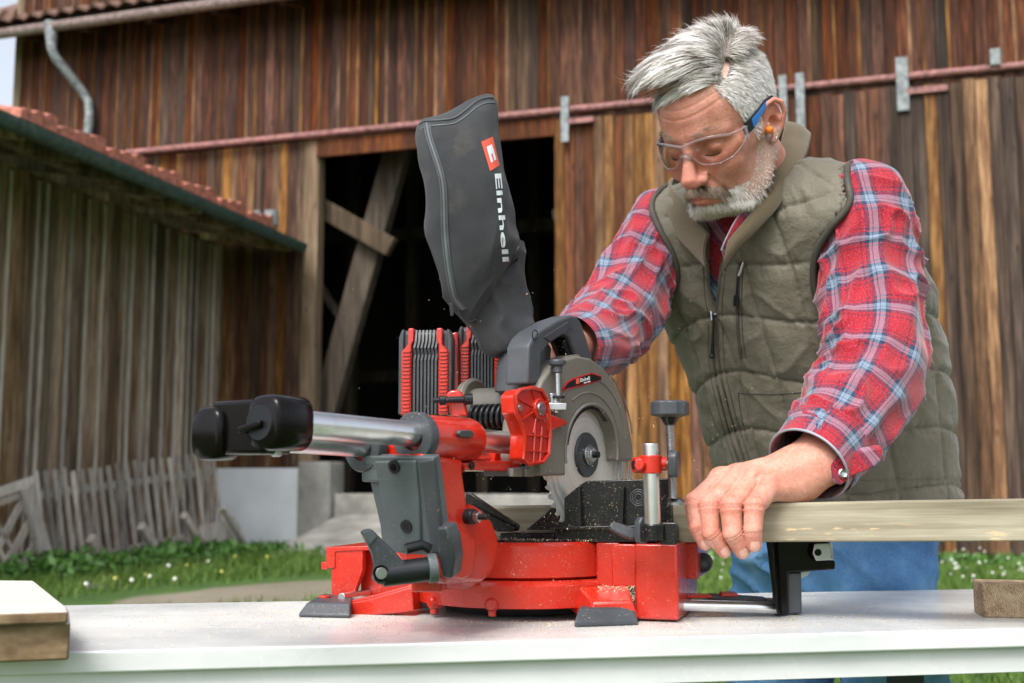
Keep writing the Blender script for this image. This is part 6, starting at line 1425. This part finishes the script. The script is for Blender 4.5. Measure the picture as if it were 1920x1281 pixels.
N_ = vnormals(vv, vf); cx = np.interp(vv[:, 2], zk, cxk); cy = np.interp(vv[:, 2], zk, cyk)
u = (vv[:, 0] - cx) * CU[0] + (vv[:, 1] - cy) * CU[1]; fz = (vv[:, 0] - cx) * CF[0] + (vv[:, 1] - cy) * CF[1]; zz = vv[:, 2]
phi = np.arctan2(u, fz); lat = phi * .19
wz = zz + .010 * np.sin(lat * 18) + vnoise(vv, 9, 2) * .010
ROW = .086; zr = (wz - .955) / ROW; dzr = np.abs(zr - np.round(zr)) * ROW
rowi = np.floor(zr); off_ = (rowi % 2) * .0
vl = (lat + off_ + vnoise(vv, 7, 5) * .008) / .088; dvl = np.abs(vl - np.round(vl)) * .088
seam = np.minimum(dzr, dvl); puff = 1 - np.exp(-(seam / .016) ** 1.2)
puck = (1 - np.abs(vnoise(np.stack([lat * 4, zz * 1, 0 * zz], 1), 26, 6))) ** 2
puck2 = (1 - np.abs(vnoise(vv @ np.array([[.7, 0, .7], [0, 1, 0], [-.7, 0, .7]]) * [1, 1, 2.4], 17, 9))) ** 4
disp = .0050 * puff - .0024 + np.exp(-(dzr / .022) ** 2) * .0030 * (puck - .5) + .0034 * puck2 * np.clip((zz - .9) / .25, .3, 1) - .0025 + vnoise(vv, 14, 3) * .004 + vnoise(vv, 42, 7) * .0010
disp -= .0035 * np.exp(-(seam / .0026) ** 2)
hemz = np.abs(zz - .975); disp -= .003 * np.exp(-(hemz / .003) ** 2)
disp *= np.clip((np.minimum(s_cap(vv, ARM0, ARM1, 0, 0) - 0.0800, s_cap(vv, ARF0, ARF1, 0, 0) - .064)) / .022, 0, 1)
vv2 = vv + N_ * disp[:, None]
# open the front: drop faces seen inside the V between the zip edges
def proj(p):
    x, y, z = p[:, 0], p[:, 1], p[:, 2] - CZ; Fd = y * CP + z * SP; U = -y * SP + z * CP; return np.stack([960 + F * x / Fd, 640.5 - F * U / Fd], 1)
def inpoly(q, poly):
    r = np.zeros(len(q), bool); n_ = len(poly)
    for i in range(n_):
        x1, y1 = poly[i]; x2, y2 = poly[(i + 1) % n_]; c = ((y1 > q[:, 1]) != (y2 > q[:, 1])) & (q[:, 0] < (x2 - x1) * (q[:, 1] - y1) / (y2 - y1 + 1e-9) + x1); r ^= c
    return r
fc = vv2[vf].mean(1); fn_ = N_[vf].mean(1); pq = proj(fc); front = (fn_ @ CF) > 0
cut = inpoly(pq, [(1300, 380), (1331, 432), (1329, 510), (1334, 560), (1343, 582), (1349, 512), (1362, 466), (1405, 425), (1470, 330), (1420, 300)]) & front & (fc[:, 1] < 1.80)
vest = bpy.data.objects.new('vest', None); COL.objects.link(vest); vest.parent = man; vest.matrix_parent_inverse = parent_world(man).inverted(); vest['label'] = 'olive green quilted vest with its zip half open'
vf2 = vf[~cut]; link('vest_body', np_mesh('vest', vv2, vf2), VEST, vest, smooth=0)
vb = BVHTree.FromPolygons([tuple(x) for x in vv2], [tuple(x) for x in vf])
def ov(px, py, off=.001, dflt=1.75):
    d = ray(px, py).normalized(); h = vb.ray_cast(CAM, d); return (h[0] - d * off) if h[0] is not None else P(px, py, dflt)
def seamline(pxs, r, mat, name, n=50, off=.0008, parent=vest, y=1.75):
    m = MB(); m.tube([ov(*interp(pxs, u_ / n), off, y) for u_ in range(n + 1)], r, 8); return link(name, m.mesh(name), mat, parent, smooth=180)
VD = plastic('olive_binding', (.055, .050, .038), .7, .2, .6, 900); ZT = plastic('zip_teeth', (.075, .07, .055), .4, .3, .8, 1600, metal=.3)
RIB = Nt('rib_collar'); t = RIB; tc = t.n.new('ShaderNodeTexCoord'); wv = t.n.new('ShaderNodeTexWave'); t.l.new(tc.outputs['UV'], wv.inputs[0]); wv.bands_direction = 'X'; wv.inputs['Scale'].default_value = 170; n1 = t.noise(t.pos((1, 1, 1), 'Object'), 900, 2)
t.set('Base Color', t.ramp(t.noise(t.pos((1, 1, 1), 'Object'), 600, 3, .8), [(.3, (.070, .050, .024)), (.7, (.125, .095, .052))])); t.set('Roughness', .95); t.set('Sheen Weight', .3); t.bump(wv.outputs['Fac'], .2, .001); RIB = RIB.m
zL = [(1330, 434), (1326, 470), (1328, 510), (1331, 556), (1337, 590), (1337, 650), (1341, 700), (1350, 745), (1363, 795), (1374, 832), (1390, 880), (1402, 925), (1408, 936)]
zR = [(1362, 466), (1352, 500), (1347, 540), (1344, 575), (1346, 640), (1351, 700), (1361, 745), (1374, 795), (1385, 830), (1401, 880), (1413, 925), (1418, 936)]
for z_, o_ in ((zL, 0), (zR, 0)):
    seamline(z_, .0017, ZT, 'zip_edge', 90, .0006)
seamline([(x - 9, y) for x, y in zL], .0009, VD, 'zip_stitch', 70, -.0002); seamline([(x + 10, y) for x, y in zR], .0009, VD, 'zip_stitch', 70, -.0002)
m = MB(); 
for i in range(120):
    q_ = interp(zL, i / 119 * .36); a0 = ov(*q_, .002); m.box(a0, (.0016, 0, 0), (0, .0012, 0), (0, 0, .0006)); q_ = interp(zR, i / 119 * .30); a0 = ov(*q_, .002); m.box(a0, (.0016, 0, 0), (0, .0012, 0), (0, 0, .0006))
link('zip_teeth', m.mesh('ztt'), ZT, vest, smooth=0, kind='stuff')
m = MB(); m.tube([ov(1339, 590, .004), ov(1338, 606, .006), ov(1336, 640, .007), ov(1335, 662, .006)], [.0035, .0018, .0018, .003], 10); c = ov(1335, 668, .006); m.sphere(c, .0045, 8); link('zip_pull', m.mesh('zpu'), BBLK, vest, smooth=60)
m = MB(); a0 = ov(1337, 592, .003); m.box(a0, (.0045, 0, 0), (0, .002, 0), (0, 0, .008)); link('zip_slider', m.mesh('zsl'), BOLT, vest, bevel=.001)
ck = [(1388, 490), (1384, 520), (1383, 570), (1384, 620), (1390, 672)]
seamline(ck, .0030, VD, 'chest_zip', 40, .0004); seamline([(x + 8, y) for x, y in ck], .0009, VD, 'chest_stitch', 40, 0)
m = MB(); m.tube([ov(1394, 492, .004), ov(1388, 512, .004), ov(1385, 518, .004)], [.0025, .003, .0025], 8); link('zip_slider', m.mesh('zs2'), BOLT, vest, smooth=60)
m = MB(); m.tube([ov(1384, 520, .004), ov(1381, 556, .005)], [.0014, .002], 8); m.tube([ov(1381, 556, .005), ov(1380, 572, .005)], [.0045, .0045], 10); link('zip_pull', m.mesh('zp2'), BBLK, vest, smooth=40)
seamline([(1384, 737), (1430, 739), (1470, 738), (1505, 736)], .0011, VD, 'pocket_seam', 30, 0); seamline([(1384, 737), (1390, 780), (1402, 826)], .0009, VD, 'pocket_seam', 30, 0)
# collar ribbon
def ribbon(inner, outer, bulge, mat, name, parent, th=.004, nu=10, n=90, closed=False):
    rows = []
    for i in range(n):
        a = interp(inner, i / (n - 1)); b = interp(outer, i / (n - 1)); row = []
        for j in range(nu): w = j / (nu - 1); row.append(a + (b - a) * w)
        rows.append(row)
    R_ = np.array(rows); T_ = np.gradient(R_, axis=0); W_ = np.gradient(R_, axis=1); N2 = np.cross(T_, W_); N2 /= np.linalg.norm(N2, axis=2, keepdims=True) + 1e-9
    cen = R_.reshape(-1, 3).mean(0)
    if ((R_ - cen) * N2).sum() < 0: N2 = -N2
    w = np.sin(np.linspace(0, math.pi, nu))[None, :, None]; O_ = R_ + N2 * w * bulge + N2 * th; I_ = R_ + N2 * w * bulge
    m = MB(); m.rings([[Vector(x) for x in O_[i]] + [Vector(x) for x in I_[i][::-1]] for i in range(n)]); me = m.mesh(name); ul = me.uv_layers.new(name='UVMap')
    for l in me.loops:
        k = l.vertex_index; i = k // (2 * nu); ul.data[l.index].uv = (i / n * .5, 0)
    return link(name, me, mat, parent, smooth=60)
W3 = lambda *q: np.array(q)
inn = [npP(1364, 452, 1.690), npP(1382, 430, 1.685), npP(1408, 398, 1.690), npP(1436, 356, 1.705), npP(1454, 312, 1.735), npP(1464, 268, 1.775), npP(1463, 232, 1.815), W3(.385, 1.93, 1.525), W3(.315, 1.93, 1.51), W3(.262, 1.87, 1.46), W3(.268, 1.80, 1.41), npP(1330, 440, 1.735)]
out = [npP(1350, 520, 1.705), npP(1384, 468, 1.690), npP(1424, 428, 1.690), npP(1462, 384, 1.700), npP(1492, 330, 1.730), npP(1514, 278, 1.78), npP(1505, 256, 1.845), W3(.40, 1.955, 1.475), W3(.315, 1.965, 1.455), W3(.245, 1.90, 1.41), W3(.25, 1.82, 1.37), npP(1326, 500, 1.745)]
ribbon(inn, out, .005, RIB, 'rib_collar', vest, .005)
m = MB(); m.tube([Vector(interp(out, u_ / 80)) + V(0, -.003, .002) for u_ in range(81)], .0022, 8); link('collar_seam', m.mesh('cs'), VD, vest, smooth=180)
inn2 = [npP(1352, 470, 1.690), npP(1362, 446, 1.686), npP(1380, 412, 1.688), npP(1404, 380, 1.700), npP(1436, 335, 1.720), npP(1453, 300, 1.745), npP(1458, 268, 1.78)]
out2 = [npP(1356, 500, 1.712), npP(1374, 462, 1.705), npP(1398, 432, 1.702), npP(1424, 398, 1.712), npP(1448, 352, 1.728), npP(1462, 312, 1.755), npP(1468, 272, 1.79)]
ribbon(inn2, out2, .002, PLAID_O, 'shirt_collar', shirt, .002)
m = MB(); m.tube([Vector(interp(inn2[:5], u_ / 30)) for u_ in range(31)], .0011, 8); link('collar_edge', m.mesh('ce'), EDGE, shirt, smooth=180)
# armhole binding: closed curve on the vest surface in the armhole plane
def loop_on(fn, c, n_, r0=.02, r1=.2, N=72):
    a = nrm_(np.cross(n_, (0, 0, 1.))); b = np.cross(n_, a); out = []
    for q in np.linspace(0, 2 * math.pi, N, endpoint=False):
        d = a * math.cos(q) + b * math.sin(q); t_ = np.linspace(r0, r1, 80); v_ = fn(c + d[None] * t_[:, None]); k = np.argmax(v_ > 0); out.append(c + d * t_[k])
    return out
def armloop(C0, C1, rad, N=96):
    a = np.array((0, 0, 1.)); b = np.cross(CU, a); out = []; sg = 1 if (C0 - NB) @ CU > 0 else -1; inw = -CU * sg
    th_ = np.radians(np.linspace(20, 170, 300)); tt = np.linspace(.03, .30, 260)
    for q in np.linspace(0, 2 * math.pi, N, endpoint=False):
        rad_d = a * math.cos(q) + b * math.sin(q); dirs = inw[None] * np.cos(th_)[:, None] + rad_d[None] * np.sin(th_)[:, None]
        pts = C0 + dirs[:, None, :] * tt[None, :, None]; sc = s_cap(pts.reshape(-1, 3), C0, C1, 0, 0).reshape(len(th_), len(tt)); k = np.argmax(sc > rad, axis=1); e = pts[np.arange(len(th_)), k]
        tv_ = trunk(e, .0062); kk = np.argmax(tv_ > 0); out.append(e[kk])
    o = np.array(out)
    for _ in range(3): o = (np.roll(o, 1, 0) + o * 2 + np.roll(o, -1, 0)) / 4
    return [Vector(x) for x in o]
for C0, C1, rd in ((ARM0, ARM1, .0806), (ARF0, ARF1, .0645)):
    lp_ = armloop(C0, C1, rd); m = MB(); m.tube(lp_ + lp_[:2], .0052, 12, False); link('armhole_binding', m.mesh('ab'), VD, vest, smooth=180)
# ---- jeans ---------------------------------------------------------------------
DEN = Nt('denim'); t = DEN; p = t.pos(kind='Object'); n1 = t.noise(p, 9, 5, .6); n2 = t.noise(t.pos((900, 900, 260), 'Object'), 1, 2)
c = t.ramp(n1, [(.3, (.025, .10, .25)), (.52, (.065, .205, .44)), (.72, (.19, .36, .57))]); c = t.mix(t.ramp(n2, [(.4, .0), (.7, .25)]), c, (.30, .42, .55)); t.set('Base Color', c); t.set('Roughness', .9); t.bump(t.math('ADD', n2, n1), .5, .0015); DEN = DEN.m
PC = np.array((.566, 2.06, .86))
PC = np.array((.552, 2.06, .86)); hipN = PC + CU * .082; hipF = PC - CU * .082
kn = np.array((.66, 2.04, .46)), np.array((.46, 2.16, .46)); an_ = np.array((.70, 2.12, .09)), np.array((.42, 2.26, .09))
def jeans(p):
    d = s_ell(p, PC + np.array((0, 0, .04)), (.172, .140, .17)); d = smin(d, s_chain(p, [hipN + np.array((0, 0, -.04)), kn[0], an_[0]], [.094, .078, .062]), .04); d = smin(d, s_chain(p, [hipF + np.array((0, 0, -.04)), kn[1], an_[1]], [.094, .078, .062]), .04)
    d = smax(d, p[:, 2] - 1.0, .01); return smax(d, .06 - p[:, 2], .01)
jv, jf = sdf_mesh(jeans, (.2, 1.85, .03), (.9, 2.45, 1.0), .008); jn = vnormals(jv, jf)
jd = (1 - np.abs(vnoise(jv @ np.array([[.8, 0, .6], [0, 1, 0], [-.6, 0, .8]]) * [1, 1, 2.2], 15, 2))) ** 4 * .010 + vnoise(jv, 12, 4) * .004
link('jeans', np_mesh('jeans', jv + jn * jd[:, None], jf), DEN, man, smooth=0)
SHOE = plastic('leather_shoe', (.05, .03, .018), .5, .2, .4, 120)
for a, s_ in ((an_[0], 1), (an_[1], -1)):
    sv_, sf_ = sdf_mesh(lambda p: smax(smin(s_ell(p, a + CF * .09 + np.array((0, 0, -.045)), (.065, .12, .05)), s_cap(p, a, a + np.array((0, 0, -.04)), .055, .05), .03), .005 - p[:, 2], .01), a - .26, a + .26, .01); link('shoe', np_mesh('shoe', sv_, sf_), SHOE, man, smooth=0)
# ================================================================== SAWDUST
dustm = plastic('sawdust', (.62, .48, .30), .9, .25, 0); vs, fs = [], []
drs = np.random.RandomState(5)
def speck(c, s):
    b = len(vs); 
    for k_ in range(4): vs.append(np.array(c) + drs.normal(size=3) * s)
    fs.extend([(b, b + 1, b + 2), (b, b + 2, b + 3), (b, b + 3, b + 1), (b + 1, b + 3, b + 2)])
for i in range(9000):   # on the table round the saw
    a = drs.rand() * 6.28; r = .11 + abs(drs.normal()) * .20; c = np.array((.015 + r * math.cos(a) * 1.5, 1.58 + r * math.sin(a) * .7, TZ + .0004)); pr_ = (c - np.array(TF.o)) @ np.array(TF.S)
    if fe + .01 < pr_ < be - .01: speck(c, .00035 + .0002 * drs.rand())
for i in range(500):    # on the right foot arm
    q = P(1120 + drs.rand() * 70, 1100 + drs.rand() * 28, 1.497 - .02 * drs.rand()); speck(np.array(q) + [0, 0, .001], .0006)
for i in range(350): speck(np.array(B(drs.uniform(-.12, .12), drs.uniform(-.13, -.06), zb1 + .003)), .0005)
for i in range(420):    # airborne round the blade
    c = np.array(BC) + drs.normal(size=3) * [.10, .09, .09]; speck(c, .00035 + .00035 * drs.rand())
for i in range(160): speck(np.array(P(drs.uniform(600, 1500), drs.uniform(500, 1000), drs.uniform(1.2, 1.6))), .0004)
me = bpy.data.meshes.new('sawdust'); me.from_pydata([tuple(x) for x in vs], [], fs); link('sawdust', me, dustm, kind='stuff', smooth=0, label='fine pale sawdust scattered on the saw and table and drifting in the air', category='sawdust')
